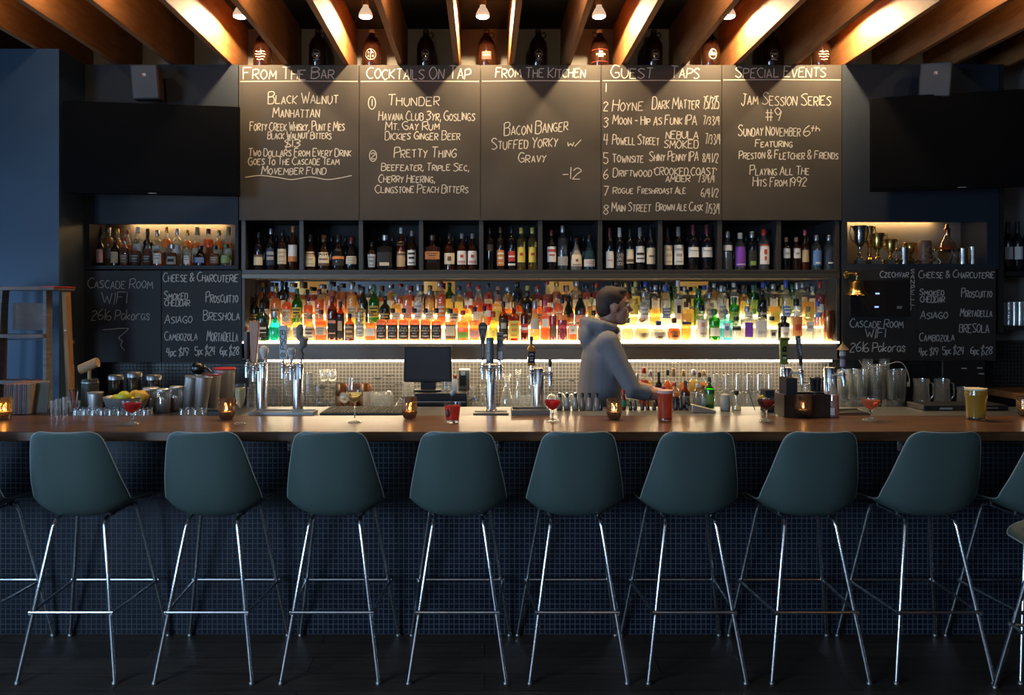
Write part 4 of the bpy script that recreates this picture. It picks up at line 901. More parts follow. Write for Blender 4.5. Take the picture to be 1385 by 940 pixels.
# ------------------------------------------------------------------ growlers on top of the boards
GW = [(355, 'white'), (430, 'dim'), (503, 'ring'), (576, 'dim2'), (658, 'red'), (728, 'dim3'), (811, 'band'), (884, 'dim2'), (961, 'badge'), (1043, 'dim3'), (1110, 'white2')]
GL_NAME = {'white': 'brown glass growler with white lettered print above the From the Bar board', 'dim': 'shadowed growler with a round emblem above From the Bar', 'ring': 'brown growler with a white ring emblem and black handle above Cocktails on Tap',
 'dim2': '', 'red': 'brown growler with a red label above the From the Kitchen board', 'band': 'brown growler with red bands and white cap above Guest Taps', 'badge': 'brown growler with a white square badge half behind a joist', 'white2': 'brown growler with white print above the Special Events board'}
grow_m = mat('brown_growler_glass', (.020, .006, .003), .10, 0, .5)
for i, (px, k) in enumerate(GW):
    lab = GL_NAME.get(k) or {1: '', 3: 'shadowed growler with oval emblem above Cocktails on Tap', 5: 'shadowed growler with shield emblem above From the Kitchen', 7: 'shadowed growler with oval emblem above Guest Taps', 9: 'shadowed growler with dim emblem above Special Events'}[i]
    t = thing('growler', lab, 'growler', (PX(px, 5.57), 5.57, 3.331), 0, 'growlers on top of the boards')
    MB().lathe([(.058, 0), (.064, .008), (.064, .165), (.060, .190), (.045, .220), (.026, .244), (.020, .256), (.019, .276)], 28).build('glass_body', grow_m, t)
    MB().lathe([(.021, .266), (.022, .268), (.022, .286), (.019, .290)], 20).build('cap', mat('growler_cap_%s' % ('white' if i in (2, 6) else 'black'), (.55, .5, .42) if i in (2, 6) else (.02, .02, .02), .5), t)
    sg = -1 if i in (6, 8) else 1
    MB().tube([(sg*.020, 0, .262), (sg*.042, 0, .272), (sg*.054, 0, .258), (sg*.048, 0, .238), (sg*.034, 0, .236)], .006, 8).build('handle', mat('growler_handle', (.02, .015, .012), .3), t)
    mb = MB(); on = lambda u, v: ((.0655)*cos(-pi/2+u/.065), .0655*sin(-pi/2+u/.065), v)
    on.dense = True
    c = 'red' if k == 'red' else 'white'
    if k == 'ring': 
        ribbon(mb, [(.037*cos(a*pi/12), .098+.037*sin(a*pi/12)) for a in range(25)], .004, on)
        for u, v, s in ((-.016, .112, .010), (.016, .112, .010), (-.016, .086, .010), (.016, .086, .010)): ribbon(mb, [(u-s/2, v-s/2), (u+s/2, v+s/2)], .004, on); ribbon(mb, [(u-s/2, v+s/2), (u+s/2, v-s/2)], .004, on)
        ribbon(mb, [(0, .068), (0, .128)], .003, on)
    elif k == 'red':
        ribbon(mb, [(-.034, .092), (.034, .092)], .055, on)
    elif k in ('dim', 'dim2', 'dim3'):
        ribbon(mb, [(.026*cos(a*pi/12), .10+.030*sin(a*pi/12)) for a in range(25)], .003, on)
        ribbon(mb, [(-.018, .10), (.018, .10)], .016, on); ribbon(mb, [(-.022, .06), (.022, .06)], .004, on)
    elif k == 'band':
        ribbon(mb, [(-.034, .10), (.034, .10)], .012, on); ribbon(mb, [(-.018, .086), (.018, .086)], .012, on); ribbon(mb, [(-.014, .118), (.014, .118)], .010, on)
    elif k == 'badge':
        ribbon(mb, [(.026*cos(a*pi/12), .10+.034*sin(a*pi/12)) for a in range(25)], .006, on); ribbon(mb, [(-.017, .10), (.017, .10)], .020, on)
    else:
        for v, w2 in ((.118, .034), (.100, .040), (.082, .034), (.062, .024)): ribbon(mb, [(-w2+a*w2/4, v+.003*cos(a)) for a in range(9)], .006, on)
    em = mb.build('emblem', lab_mat('red') if k == 'red' else mat('growler_print', (.34, .33, .30), .6), t, smooth=0)
    if k == 'band':
        m2 = MB()
        for v in (.135, .05): ribbon(m2, [(-.085+a*.017, v) for a in range(11)], .003, on)
        m2.build('red_band', lab_mat('red'), t, smooth=0)
    if k == 'red':
        m2 = MB(); on2 = lambda u, v: ((.0665)*cos(-pi/2+u/.065), .0665*sin(-pi/2+u/.065), v)
        on2.dense = True
        ribbon(m2, [(-.028, .094), (.028, .094)], .012, on2); ribbon(m2, [(-.028, .112), (.028, .112)], .004, on2)
        m2.build('label_print', mat('growler_print', (.6, .6, .6)), em, smooth=0)

# ------------------------------------------------------------------ niche with bottles (ladder side)
zb = NL[3]+.0012
NF = [(136, 8, 11, 'whisky', 'black', None, 0, 'black', 'pink', (.1, .55)), (156, 6, 12, 'whisky', 'brown', None, 0, 'black', 'tan', (.1, .5)), (169, 7, 11, 'square', 'clear', 'brown', .62, 'red', 'brown', (.1, .4)), (184, 6, 15, 'round', 'clear', 'brown', .56, 'cork', 'black', (.1, .42)),
      (200, 6, 13, 'dome', 'clear', 'brown', .6, 'brown', 'black', (.1, .4)), (214, 0, 13, 'whisky', 'clear', 'amber', .7, 'white', 'white', (.1, .60)), (233, 1, 15, 'dome', 'clear', 'brown', .6, 'silver', 'grey', (.06, .42)), (253, 0, 9, 'slim', 'clear', 'white', .6, 'cork', 'white', (.1, .5)),
      (271, 0, 16, 'dome', 'black', None, 0, 'black', 'blue', (.14, .40)), (291, 0, 15, 'dome', 'clear', 'brown', .6, 'black', 'brown', (.1, .46)), (306, 1, 15, 'dome', 'clear', 'white', .5, 'green', 'green', (.12, .48))]
for i, e in enumerate(NF):
    bottle(e[0], 332-e[1]*1.6, e[2]*.95, 5.485, zb, e[3], e[4], e[5], e[6], e[7], e[8], '%s, %s in front row of ladder-side niche' % (desc_b(e), nth(i+1)), 'bottles in the niche', e[9], 1.0, ART3('grey') if e[8] not in ('grey',) else ('black', [(.3, .7, .6)]))
NB = [(133, 'a'), (147, 'g'), (159, 'b'), (172, 'o'), (187, 'j'), (200, 'f'), (213, 'i'), (226, 'b'), (240, 'i'), (254, 'b'), (267, 'c'), (282, 'd'), (296, 'b'), (309, 'c')]
for i, (px, c) in enumerate(NB):
    e = T2[c]
    bottle(px, 0, 13, 5.60, zb, e[0], e[1], e[2], e[3], e[4], e[5], '%s, %s in back row of ladder-side niche' % (desc_b((0, 0, 0)+e[:3]+(0,)+e[4:6]), nth(i+1)), 'bottles in the niche', e[6], e[7], None, h=.27+.022*((i*5) % 3)/2-.01)

# ------------------------------------------------------------------ trophy niche
zt = NR[3]+.0012; YT = 5.54
silver = mat('tarnished_silver', (.42, .40, .38), .22, 1); gold = mat('gold_cup', (.62, .42, .13), .24, 1); marble = mat('trophy_base', (.10, .095, .09), .3)
def trophy(px, h, r, m, label, cup='tall', Y=YT):
    t = thing('trophy_cup', label, 'trophy', (PX(px, Y), Y, zt))
    MB().box(-.030, .030, -.030, .030, 0, .035).build('plinth', marble, t, bevel=.003)
    MB().lathe([(.022, .035), (.024, .045), (.010, .06), (.016, .3*h), (.008, .36*h), (.012, .46*h), (.03*r/.05, .50*h)], 18).build('stem', m, t)
    q = [(.006, .48*h), (r*.62, .53*h), (r*.8, .62*h), (r*.78, .78*h), (r*.86, .92*h), (r, h), (r*.94, h), (r*.7, .78*h), (r*.5, .56*h)]
    MB().lathe(q, 22).build('cup', m, t)
    for s in (-1, 1):
        MB().tube([(s*r*.75, 0, .58*h), (s*r*1.25, 0, .64*h), (s*r*1.5, 0, .82*h), (s*r*1.3, 0, 1.0*h), (s*r*1.1, 0, .98*h), (s*r*.82, 0, .86*h)], .0045, 8).build('handle', m, t)
trophy(1163, .275, .048, silver, 'tall silver trophy cup with handles at the bell end of the niche')
trophy(1187, .222, .046, gold, 'gold two-handled trophy cup second in the niche')
trophy(1176, .285, .030, gold, 'slim gold trophy behind the silver cup', Y=5.66)
trophy(1204.5, .180, .040, gold, 'small dark gold trophy cup third in the front of the niche')
trophy(1231, .162, .036, gold, 'low gold trophy with handles behind the pewter tankard', Y=5.62)
def tankard(px, h, r, m, label, side=1, Y=YT, name='tankard'):
    t = thing(name, label, 'tankard', (PX(px, Y), Y, zt))
    MB().lathe([(r, 0), (r*1.02, .008), (r*.92, .4*h), (r*.95, h), (r*.88, h), (r*.85, .1*h)], 22).build('body', m, t)
    MB().tube([(side*r*.9, 0, .85*h), (side*r*1.6, 0, .85*h), (side*r*1.7, 0, .5*h), (side*r*.9, 0, .22*h)], .006, 8).build('handle', m, t)
tankard(1222.5, .120, .033, silver, 'pewter tankard in the middle of the trophy niche', -1)
tankard(1302, .115, .036, silver, 'pewter tankard beside the glass decanter', -1)
tankard(1315, .130, .040, silver, 'larger pewter mug at the dark end of the niche', 1, 5.60)
t = thing('tiki_mug', 'carved brown tiki mug beside the decanter in the niche', 'mug', (PX(1250.5, YT), YT, zt))
tiki = mat('tiki_ceramic', (.20, .10, .055), .45, noise=.4, nscale=60, bump=.6)
MB().lathe([(.040, 0), (.044, .01), (.046, .05), (.041, .075), (.045, .085), (.046, .15), (.042, .165), (.040, .17), (.036, .165), (.034, .02)], 20).build('body', tiki, t)
for x in (-.016, .016): MB().ball((x, -.043, .125), (.011, .007, .009), 10, 6).build('eye', tiki, t)
MB().box(-.007, .007, -.054, -.040, .092, .12).build('nose', tiki, t, bevel=.003)
MB().tube([(-.026, -.040, .062), (-.012, -.047, .058), (.012, -.047, .058), (.026, -.040, .062)], .007, 8).build('mouth', tiki, t)
for s in (-1, 1): MB().tube([(s*.044, 0, .05), (s*.062, -.01, .045), (s*.05, -.03, .03), (s*.02, -.045, .03)], .009, 8).build('arm', tiki, t)
t = thing('hip_flask', 'small tan bottle beside the tiki mug in the niche', 'bottle', (PX(1264, YT), YT, zt))
MB().box(-.020, .020, -.012, .012, 0, .10).build('body', mat('tan_leather', (.36, .25, .12), .5), t, bevel=.006); MB().lathe([(.008, .10), (.009, .118), (.007, .124)], 12).build('cap', gold, t)
t = thing('decanter', 'round glass decanter with a copper neck in the trophy niche', 'decanter', (PX(1281, YT), YT, zt))
MB().lathe([(.030, .085), (.052, .10), (.060, .118), (.050, .15), (.028, .185), (.018, .215), (.018, .25)], 24).build('glass_body', thin_glass('smoky_decanter', (.72, .66, .58), .16, .8), t)
MB().lathe([(.050, .103), (.057, .118), (.046, .135)], 24).build('liquid', liquid('liquid_amber', C_LQ['amber']), t)
MB().lathe([(.020, .205), (.021, .245), (.024, .25), (.012, .262), (.009, .285)], 20).build('stopper', mat('copper_neck', (.7, .32, .16), .25, 1), t)
for a in range(3):
    c, s = cos(a*2.094+.5), sin(a*2.094+.5); MB().tube([(c*.058, s*.058, .105), (c*.066, s*.066, .06), (c*.04, s*.04, .02), (c*.05, s*.05, 0.004)], .004, 8).build('leg', silver, t)
MB().lathe([(.058, .096), (.062, .10), (.058, .104)], 24).build('stand_ring', silver, t)
for px, h, r, l in ((1213, .035, .016, 'tiny brass cup between trophies in the niche'), (1194, .03, .018, 'tiny dark dish at the foot of the gold trophy'), (1239, .03, .014, 'tiny brass cup beside the tiki mug')):
    t = thing('small_cup', l, 'cup', (PX(px, 5.47), 5.47, zt))
    MB().lathe([(r*.6, 0), (r*.3, .3*h), (r*.9, .6*h), (r, h), (r*.9, h), (r*.6, .6*h)], 14).build('bowl', gold, t)

# brass bell on a bracket
brass = mat('polished_brass', (.72, .48, .16), .2, 1)
t = thing('brass_bell', 'polished brass bell hanging on a scroll bracket over the black chalkboard', 'bell', (PX(1158.5, 5.33), 5.33, PZ(399, 5.33)))
MB().lathe([(.074, 0), (.072, .006), (.058, .018), (.047, .045), (.041, .075), (.034, .092), (.012, .102), (.0, .104)], 32, caps=False).build('bell_body', brass, t)
MB().tube([(0, 0, .10), (0, 0, .118), (.006, 0, .132), (0, .0, .144), (-.008, .004, .135)], .006, 8).build('hook', brass, t)
MB().tube([(0, 0, .140), (-.004, .03, .150), (-.004, .083, .152)], .008, 10).build('bracket_arm', brass, t)
MB().prism([(-.045, .112), (-.012, .118), (-.006, .155), (-.030, .165), (-.052, .150)], .078, .085).build('wall_plate', brass, t, bevel=.002)
MB().tube([(0, 0, .06), (0, 0, -.004)], [.003, .009], 8).build('clapper', brass, t)

# amplifier display set in the board
t = thing('display_panel', 'small dark appliance screen set in the black chalkboard below the bell', 'appliance', (PX(1187, YB), YB-.0045, PZ(403, YB)))
w, h = 40/SB, 25/SB
MB().box(-w, w, -.020, 0, -h, h).build('housing', black, t, bevel=.003, smooth=0)
MB().box(-w+.01, w-.01, -.0215, -.0195, -h+.012, h-.012).build('screen', mat('brown_screen', (.016, .012, .010), .15), t, smooth=0)
blue_led = emis('blue_led', (.25, .35, 1), 2.2)
for x, z in ((-.014, .030), (-.020, -.062)):
    MB().box(x-.014, x+.014, -.0225, -.021, z-.005, z+.005).build('led_readout', blue_led, t, smooth=0)
MB().box(.12, .155, -.0225, -.021, -.075, -.055).build('badge', mat('grey_badge', (.16, .17, .17), .4), t, smooth=0)

# ------------------------------------------------------------------ dark shelves past the trophies
t = thing('wall_shelf_unit', 'dark open shelves with bottles and glasses past the cheese board', 'shelves', (0, 0, 0))
xa = PX(1352, YB); xb = 4.55
zs1, zs2 = PZ(368, 5.55), PZ(440, 5.55)
MB().box(xa, xa+.03, YB, 5.79, zs2-.05, 3.33).build('side_panel', soft_black, t); 
for z in (zs1, zs2): MB().box(xa+.03, xb, 5.45, 5.79, z-.03, z).build('shelf', soft_black, t, bevel=.002)
for i, px in enumerate((1363, 1376, 1389)):
    bottle(px, 258+42, 12.4, 5.58, zs1+.001, 'wine', 'wine', None, 0, 'black', 'white', 'dark wine bottle on the shelf past the trophies, %s from the niche' % nth(i+1), 'wine bottles on the far shelf', (.25, .50), 1.1)

# ------------------------------------------------------------------ glassware
def flip(o, h):
    o.rotation_euler[0] = pi; o.location[2] += h
def wall_of(pr, th=.0016):
    """outer profile up, inner profile back down: a glass wall with thickness"""
    return pr+[(max(r-th, .0006), z if k else z) for k, (r, z) in enumerate(reversed(pr))]
def glass(kind, px, Y, z, label, group, h, r, inv=False, thin=False):
    nm = {'tumbler': 'tumbler', 'pint': 'pint_glass', 'wine': 'wine_glass', 'snifter': 'snifter_glass', 'shot': 'shot_glass', 'carafe': 'carafe', 'martini': 'martini_glass', 'collins': 'collins_glass'}[kind]
    t = thing(nm, label, 'glass' if kind != 'carafe' else 'carafe', (PX(px, Y), Y, z), 0, group)
    def shell(name, pr, seg=20):
        if True: MB().lathe(pr, seg, caps=False).build(name, clear, t)
        else: MB().lathe(wall_of(pr), seg, caps=False).build(name, stem_glass, t)
    if kind in ('tumbler', 'collins', 'pint', 'shot'):
        k = {'tumbler': .86, 'collins': .9, 'pint': .72, 'shot': .8}[kind]
        b = {'shot': .22, 'tumbler': .09}.get(kind, .05)*h
        shell('glass_wall', [(r*k, b), (r*(k+(1-k)*.6), .6*h), (r, h)])
        MB().lathe([(r*k*.92, 0.001), (r*k, .003), (r*k, b)], 18).build('glass_base', stem_glass, t)
    elif kind in ('wine', 'snifter'):
        s = .46 if kind == 'wine' else .30
        shell('bowl', [(.004, s*h), (r*.6, (s+.05)*h), (r*.95, (s+.18)*h), (r, (s+.30)*h), (r*.92, .85*h), (r*.76, h)], 22)
        MB().lathe([(.003, .03*h), (.0035, (s-.03)*h), (.006, s*h)], 10).build('stem', stem_glass, t)
        MB().lathe([(r*.8, 0), (r*.8, .003), (r*.3, .010), (.003, .03*h)], 20).build('foot', stem_glass, t)
    elif kind == 'martini':
        shell('bowl', [(.003, .5*h), (r*.5, .75*h), (r, h)], 22)
        MB().lathe([(.003, .03*h), (.003, .5*h)], 10).build('stem', stem_glass, t)
        MB().lathe([(r*.7, 0), (r*.7, .003), (.003, .03*h)], 20).build('foot', stem_glass, t)
    elif kind == 'carafe':
        shell('glass_wall', [(r*.9, .012), (r, .03*h), (r*.96, .25*h), (r*.55, .55*h), (r*.36, .70*h), (r*.42, .85*h), (r*.72, h)], 22)
        MB().lathe([(r*.88, .001), (r*.9, .012)], 20).build('glass_base', stem_glass, t)
    if inv: flip(t, h)
    return t
ZC = .951                        # back counter top
YG = 5.38
def zc(py, Y=YG): return PZ(py, Y)
# stacked tumblers behind the second tap tower
gm = 'tumblers stacked behind the second tap tower'
for cx_ in (389.5, 404, 419, 433):
    for k in range(3 if cx_ < 425 else 2):
        glass('tumbler', cx_, YG+.02, ZC+k*.083, 'clear tumbler stacked upside down behind the second tap tower', gm, .082, .036, True)
for cx_ in (340, 365, 374): glass('collins', cx_, YG-.02, ZC, 'upside down collins glass beside the first tap tower', 'collins glasses beside the first tap tower', .150, .033, True)
for cx_, in ((498,), (510,), (522,)):
    glass('collins', cx_, YG-.16, ZC, 'clear ribbed collins glass in the row beside the dark register screen', 'collins glasses beside the register screen', .13, .036)
for cx_ in (436, 451): glass('wine', cx_, YG, ZC, 'wine glass turned upside down below the two snifters', 'wine glasses below the snifters', .145, .038, True)
for i, cx_ in enumerate((438, 449)): glass('snifter', cx_, YG, ZC+.147, 'snifter standing on the upturned wine glasses, %s copper mugs' % ('farther from' if i == 0 else 'nearer the'), 'snifters', .12, .036)
glass('wine', 466, YG-.2, ZC, 'small stemmed glass in front of the copper mugs', None, .13, .034)
copper = mat('dark_copper', (.50, .20, .075), .3, 1)
for i, (cx_, lv) in enumerate(((461, 0), (478, 0), (493, 0), (461, 1), (478, 1), (493, 1))):
    t = thing('copper_mug', 'dark copper mug in the small stack behind the white wine glass', 'mug', (PX(cx_, YG), YG, ZC+lv*.086), 0, 'copper mugs stacked behind the white wine glass')
    MB().lathe([(.033, 0), (.037, .01), (.038, .05), (.034, .084), (.031, .084), (.034, .03), (.03, .006)], 20).build('body', copper, t)
    MB().tube([(.036, 0, .072), (.050, -.012, .066), (.050, -.012, .03), (.037, 0, .02)], .004, 8).build('handle', copper, t)
for i, (cx_, hh) in enumerate(((511, .205), (526, .225))): glass('wine', cx_, YG+.05, ZC, 'tall wine glass turned upside down beside the register screen, %s' % ('nearer the copper mugs' if i == 0 else 'nearer the screen'), 'upturned tall wine glasses', hh, .04, True)
glass('martini', 541, YG-.1, ZC, 'martini glass turned upside down against the register screen', None, .175, .055, True)
glass('collins', 552, YG+.02, ZC, 'clear glass half hidden behind the register screen', None, .18, .036)
# carafes and bottles right of the register
glass('carafe', 640, YG-.1, ZC, 'small carafe holding a blue flower by the receipt printer', None, .165, .036)
t = thing('blue_flower', 'small blue flower standing in the carafe by the register', 'flower', (PX(640, YG-.1), YG-.1, ZC+.013))
MB().tube([(0, 0, 0), (.004, 0, .05)], .002, 6).build('stem', mat('flower_stem', (.05, .16, .03)), t)
mb = MB()
for a in range(7): mb.ball((.004+.016*cos(a*.9), .012*sin(a*.9), .058+.006*(a % 3)), (.010, .009, .007), 8, 5)
mb.build('petals', mat('blue_petals', (.05, .12, .55), .6), t)
glass('carafe', 653, YG-.08, ZC, 'small empty carafe behind the middle tap tower', None, .165, .036)
glass('carafe', 685.5, YG, ZC, 'large hourglass carafe beside the middle tap tower', None, .235, .050)
for i, (cx_, hh) in enumerate(((701, .26), (717, .22), (733, .21))):
    glass('carafe', cx_, YG+.04, ZC, 'clear water carafe behind the whisky bottle tap, %s from the hourglass carafe' % nth(i+1), 'water carafes', hh, .036)
for i, cx_ in enumerate((700, 714, 726)): glass('tumbler', cx_, YG-.1, ZC, 'squat tumbler in front of the water carafes', 'tumblers before the water carafes', .10, .037)
# upturned wine glasses
for i, cx_ in enumerate((746, 759, 773, 787, 800)): glass('wine', cx_, YG+(.02 if i % 2 else -.04), ZC+.0, 'large wine glass upside down in the row beside the barman', 'upturned wine glasses beside the barman', .20, .044, True)
# rows of upturned pints on the right
for r_ in range(2):
    for i in range(7 if r_ == 0 else 6):
        glass('pint', 962+i*14.6+r_*6, YG+.10-r_*.02, ZC+r_*.118, 'pint glass upside down in the bright stacked rows beside the straw box', 'upturned pint glasses behind the squeeze bottle', .117, .036, True)
for i in range(6): glass('pint', 968+i*14.6, YG-.04, ZC, 'pint glass upside down in the bright stacked rows beside the straw box', 'upturned pint glasses behind the squeeze bottle', .117, .036, True)
for i, cx_ in enumerate((1079, 1090, 1100)): glass('tumbler', cx_, YG-.02, ZC+.07, 'clear tumbler behind the black straws', 'tumblers behind the straws', .11, .035, True)
# tall nested columns under the right chalkboard
for ci_, (cx_, n_, yy) in enumerate(((1140, 5, 5.34), (1153, 5, 5.40), (1166, 5, 5.34), (1173, 7, 5.42), (1185, 6, 5.34), (1196, 7, 5.42), (1207, 5, 5.32), (1218, 5, 5.38))):
    for k in range(n_):
        glass('pint', cx_, yy, ZC+k*.034, 'pint glass nested in the leaning columns below the wifi chalkboard', 'nested pint glasses below the wifi chalkboard', .135, .037, False, True)
for i, cx_ in enumerate((1137, 1150, 1163, 1200, 1212)): glass('tumbler', cx_, 5.2, ZC, 'low tumbler in front of the nested pint columns', 'tumblers before the pint columns', .085, .036, True)
# glass pitchers
def pitcher(px, Y, z, h, r, label, m=clear, side=1, lean=0):
    t = thing('pitcher', label, 'pitcher', (PX(px, Y), Y, z)); t.rotation_euler[1] = lean
    MB().lathe([(r*.85, .014), (r*.90, .02), (r, .3*h), (r*.9, .8*h), (r*.98, h)], 22, caps=False).build('body', clear, t)
    MB().lathe([(r*.8, .001), (r*.86, .013)], 20).build('base', stem_glass, t)
    MB().tube([(side*r*.9, 0, .88*h), (side*r*1.55, 0, .84*h), (side*r*1.6, 0, .45*h), (side*r*.98, 0, .25*h)], .006, 8).build('handle', clear, t)
pitcher(1246, 5.36, ZC, .205, .052, 'clear glass pitcher beside the nested pint columns')
pitcher(1274, 5.36, ZC, .205, .052, 'clear glass pitcher, middle of the three below the cheese board')
pitcher(1303, 5.30, ZC, .155, .042, 'smallest glass pitcher beside the tall golden beer')

# ------------------------------------------------------------------ left work shelf: citrus bowl, jars, shakers, shot glasses
ZW = 1.0512
t = thing('fruit_bowl', 'brushed steel bowl of lemons and oranges on the work shelf', 'bowl', (PX(171, 4.37), 4.37, ZW))
MB().lathe([(.045, 0), (.075, .015), (.105, .05), (.118, .092), (.121, .098), (.116, .096), (.100, .05), (.07, .02), (.0, .014)], 32, caps=False).build('bowl', steel, t, smooth=60)
def fruit(px, pz, yy, r, col, nm, label):
    t = thing(nm, label, 'fruit', (PX(px, yy), yy, pz))
    MB().ball((0, 0, 0), (r*1.08 if nm == 'lemon' else r, r, r*.95), 16, 10).build('peel', mat(nm+'_peel', col, .45, noise=.1, nscale=90, bump=.3), t)
    MB().ball((0, -.15*r, r*.93), (.004, .004, .002), 8, 5).build('stem_scar', mat('fruit_scar', (.12, .13, .04)), t)
zf = ZW+.10
fruit(168, zf+.003, 4.31, .034, (.70, .60, .03), 'lemon', 'yellow lemon at the front of the steel bowl'); fruit(183, zf-.002, 4.42, .033, (.75, .42, .04), 'orange', 'pale orange at the back of the steel bowl')
fruit(191, zf+.001, 4.345, .037, (.80, .36, .03), 'orange', 'bright orange at the tap side of the steel bowl'); fruit(175, zf-.032, 4.38, .034, (.70, .60, .03), 'lemon', 'yellow lemon underneath the fruit pile'); fruit(158, zf-.024, 4.39, .034, (.66, .56, .04), 'lemon', 'lemon half sunk at the ladder side of the bowl')
def jar(px, yb, Y, r, h, label, content, lid=steel):
    t = thing('clip_jar', label, 'jar', (PX(px, Y), Y, ZW))
    MB().lathe([(r*.95, 0), (r, .01), (r, .78*h), (r*.85, .86*h), (r*.85, .9*h)], 20).build('glass_body', clear, t)
    MB().lathe([(r*.93, .004), (r*.94, .6*h)], 18).build('contents', mat('jar_'+content[0], content[1], .8, noise=.4, nscale=120), t)
    MB().lathe([(r*.88, .88*h), (r*.9, .9*h), (r*.9, .97*h), (r*.8, h)], 20).build('lid', lid, t)
jar(204, 0, 4.50, .050, .135, 'glass jar of brown garnish behind the steel bowl', ('brown', (.10, .05, .025)))
jar(221, 0, 4.44, .040, .135, 'clear clip jar in front of the tan jar', ('clear', (.12, .10, .08)))
jar(239, 0, 4.52, .044, .140, 'glass jar of tan grain beside the steel shakers', ('tan', (.26, .17, .09)))
for i, (px, hh) in enumerate(((157, .20), (182, .215), (208, .20))):
    t = thing('canister', 'tall dark storage canister behind the fruit bowl, %s from the ladder' % nth(i+1), 'canister', (PX(px, 4.60), 4.60, ZW), 0, 'dark canisters behind the fruit bowl')
    MB().lathe([(.040, 0), (.042, .006), (.042, hh-.03)], 20).build('body', mat('smoked_jar', (.018, .016, .014), .12, 0, .5), t)
    MB().lathe([(.044, hh-.03), (.044, hh-.008), (.038, hh)], 20).build('lid', dull_steel, t)
t = thing('steel_cup', 'brushed steel cup beside the fruit bowl', 'cup', (PX(129, 4.45), 4.45, ZW))
MB().lathe([(.034, 0), (.038, .01), (.043, .112), (.040, .112), (.034, .012), (0, .01)], 24, caps=False).build('body', steel, t); MB().lathe([(.0435, .106), (.0455, .11), (.0435, .114)], 24).build('rim', steel, t)
t = thing('dark_crock', 'dark crock holding a wooden mallet behind the steel cup', 'crock', (PX(122, 4.58), 4.58, ZW))
MB().lathe([(.045, 0), (.048, .01), (.047, .17), (.044, .176), (.041, .17), (.041, .012), (0, .01)], 22, caps=False).build('body', mat('olive_tin', (.035, .036, .026), .5), t); MB().lathe([(.048, .15), (.0495, .155), (.048, .16)], 22).build('band', dull_steel, t)
t = thing('wooden_mallet', 'pale wooden mallet leaning in the dark crock near the light switch', 'mallet', (PX(121, 4.58), 4.58, ZW+.012)); beech = wood('beech', (.36, .21, .10), (.50, .31, .16), 9, .5, 0, (3, 3, 1))
MB().tube([(.004, 0, 0), (0, 0, .24)], .011, 10).build('handle', beech, t)
MB().tube([(-.055, 0, .218), (-.052, 0, .219), (.046, 0, .262), (.05, 0, .263)], [.026, .029, .029, .026], 18).build('head', beech, t)
for i, (px, hh, lean, yy) in enumerate(((255, .19, R(8), 4.52), (271, .20, R(6), 4.41), (287, .205, R(2), 4.50))):
    t = thing('shaker_tin', 'tapered steel shaker tin beside the jars, %s from the jars' % nth(i+1), 'shaker', (PX(px, yy), yy, ZW+.005), 0, 'steel shaker tins'); t.rotation_euler[1] = lean
    MB().lathe([(.030, 0), (.033, .004), (.044, hh-.006), (.046, hh), (.042, hh), (.03, .01), (0, .008)], 24, caps=False).build('body', steel, t)
    MB().lathe([(.0455, hh-.004), (.0475, hh), (.0455, hh+.004)], 24, caps=False).build('rim', mat('red_rim', (.5, .03, .03), .4) if i == 2 else steel, t)
t = thing('mixing_beaker', 'wide steel beaker with a red lid behind the shaker tins', 'beaker', (PX(304, 4.61), 4.61, ZW))
MB().lathe([(.045, 0), (.048, .005), (.060, .225), (.062, .23)], 26).build('body', steel, t); MB().lathe([(.062, .228), (.064, .233), (.060, .24), (.02, .243)], 26).build('lid', mat('red_rim', (.5, .03, .03), .4), t)
t = thing('hand_juicer', 'dark metal hand juicer lying on the shaker tins', 'juicer', (PX(268, 4.62), 4.62, ZW))
MB().lathe([(.05, 0), (.05, .008), (.018, .03), (.018, .20)], 20).build('stand', dull_steel, t); MB().ball((0, 0, .235), (.042, .04, .038), 18, 10).build('head', mat('dark_metal', (.07, .07, .075), .3, 1), t); MB().tube([(.0, 0, .25), (.06, -.01, .235), (.08, -.01, .215)], .007, 8).build('lever', mat('dark_metal', (.07, .07, .075), .3, 1), t)
gs = 'shot glasses in rows on the work shelf'
for i in range(9):
    for j in range(2):
        glass('shot', 104+i*11.6+j*5, 4.198+j*.046, ZW, 'clear shot glass in the rows below the fruit bowl', gs, .055, .021, True)
for i in range(5): glass('shot', 247+i*9.5, 4.25+.03*(i % 2), ZW, 'clear shot glass in the short row below the shaker tins', 'shot glasses below the shaker tins', .05, .02, True)
for i, px in enumerate((72, 79, 88)): glass('collins', px, 4.28, ZW, 'slim clear glass tube beside the record sleeves', 'slim glasses beside the records', .085+.01*i, .014)
t = thing('sponge_mat', 'small black bristle mat beside the smoky candle holder', 'mat', (PX(292, 4.26), 4.26, ZW)); MB().box(-.04, .04, -.03, .03, 0, .035).build('pad', black, t, bevel=.004); MB().box(-.038, .038, -.028, .028, .035, .04).build('top_layer', mat('dark_sponge', (.03, .03, .035), .9), t)
t = thing('pen_cup', 'clear cup of coloured pens beside the shot glasses', 'cup', (PX(101, 4.42), 4.42, ZW)); MB().lathe([(.025, 0), (.028, .005), (.03, .07)], 18, caps=False).build('glass_wall', clear, t); MB().lathe([(.024, .001), (.026, .008)], 18).build('glass_base', stem_glass, t)
for i, (a, c) in enumerate(((-.018, 'blue'), (-.004, 'red'), (.012, 'white'))):
    p = thing('pen', '%s pen standing in the clear cup by the ladder' % c, 'pen', (PX(101, 4.42)+a*.5, 4.42, ZW+.010)); MB().tube([(0, 0, 0), (a, 0, .11)], .004, 8).build('barrel', cap_mat(c), p); MB().tube([(a, 0, .11), (a*1.1, 0, .122)], .0045, 8).build('cap', black, p)

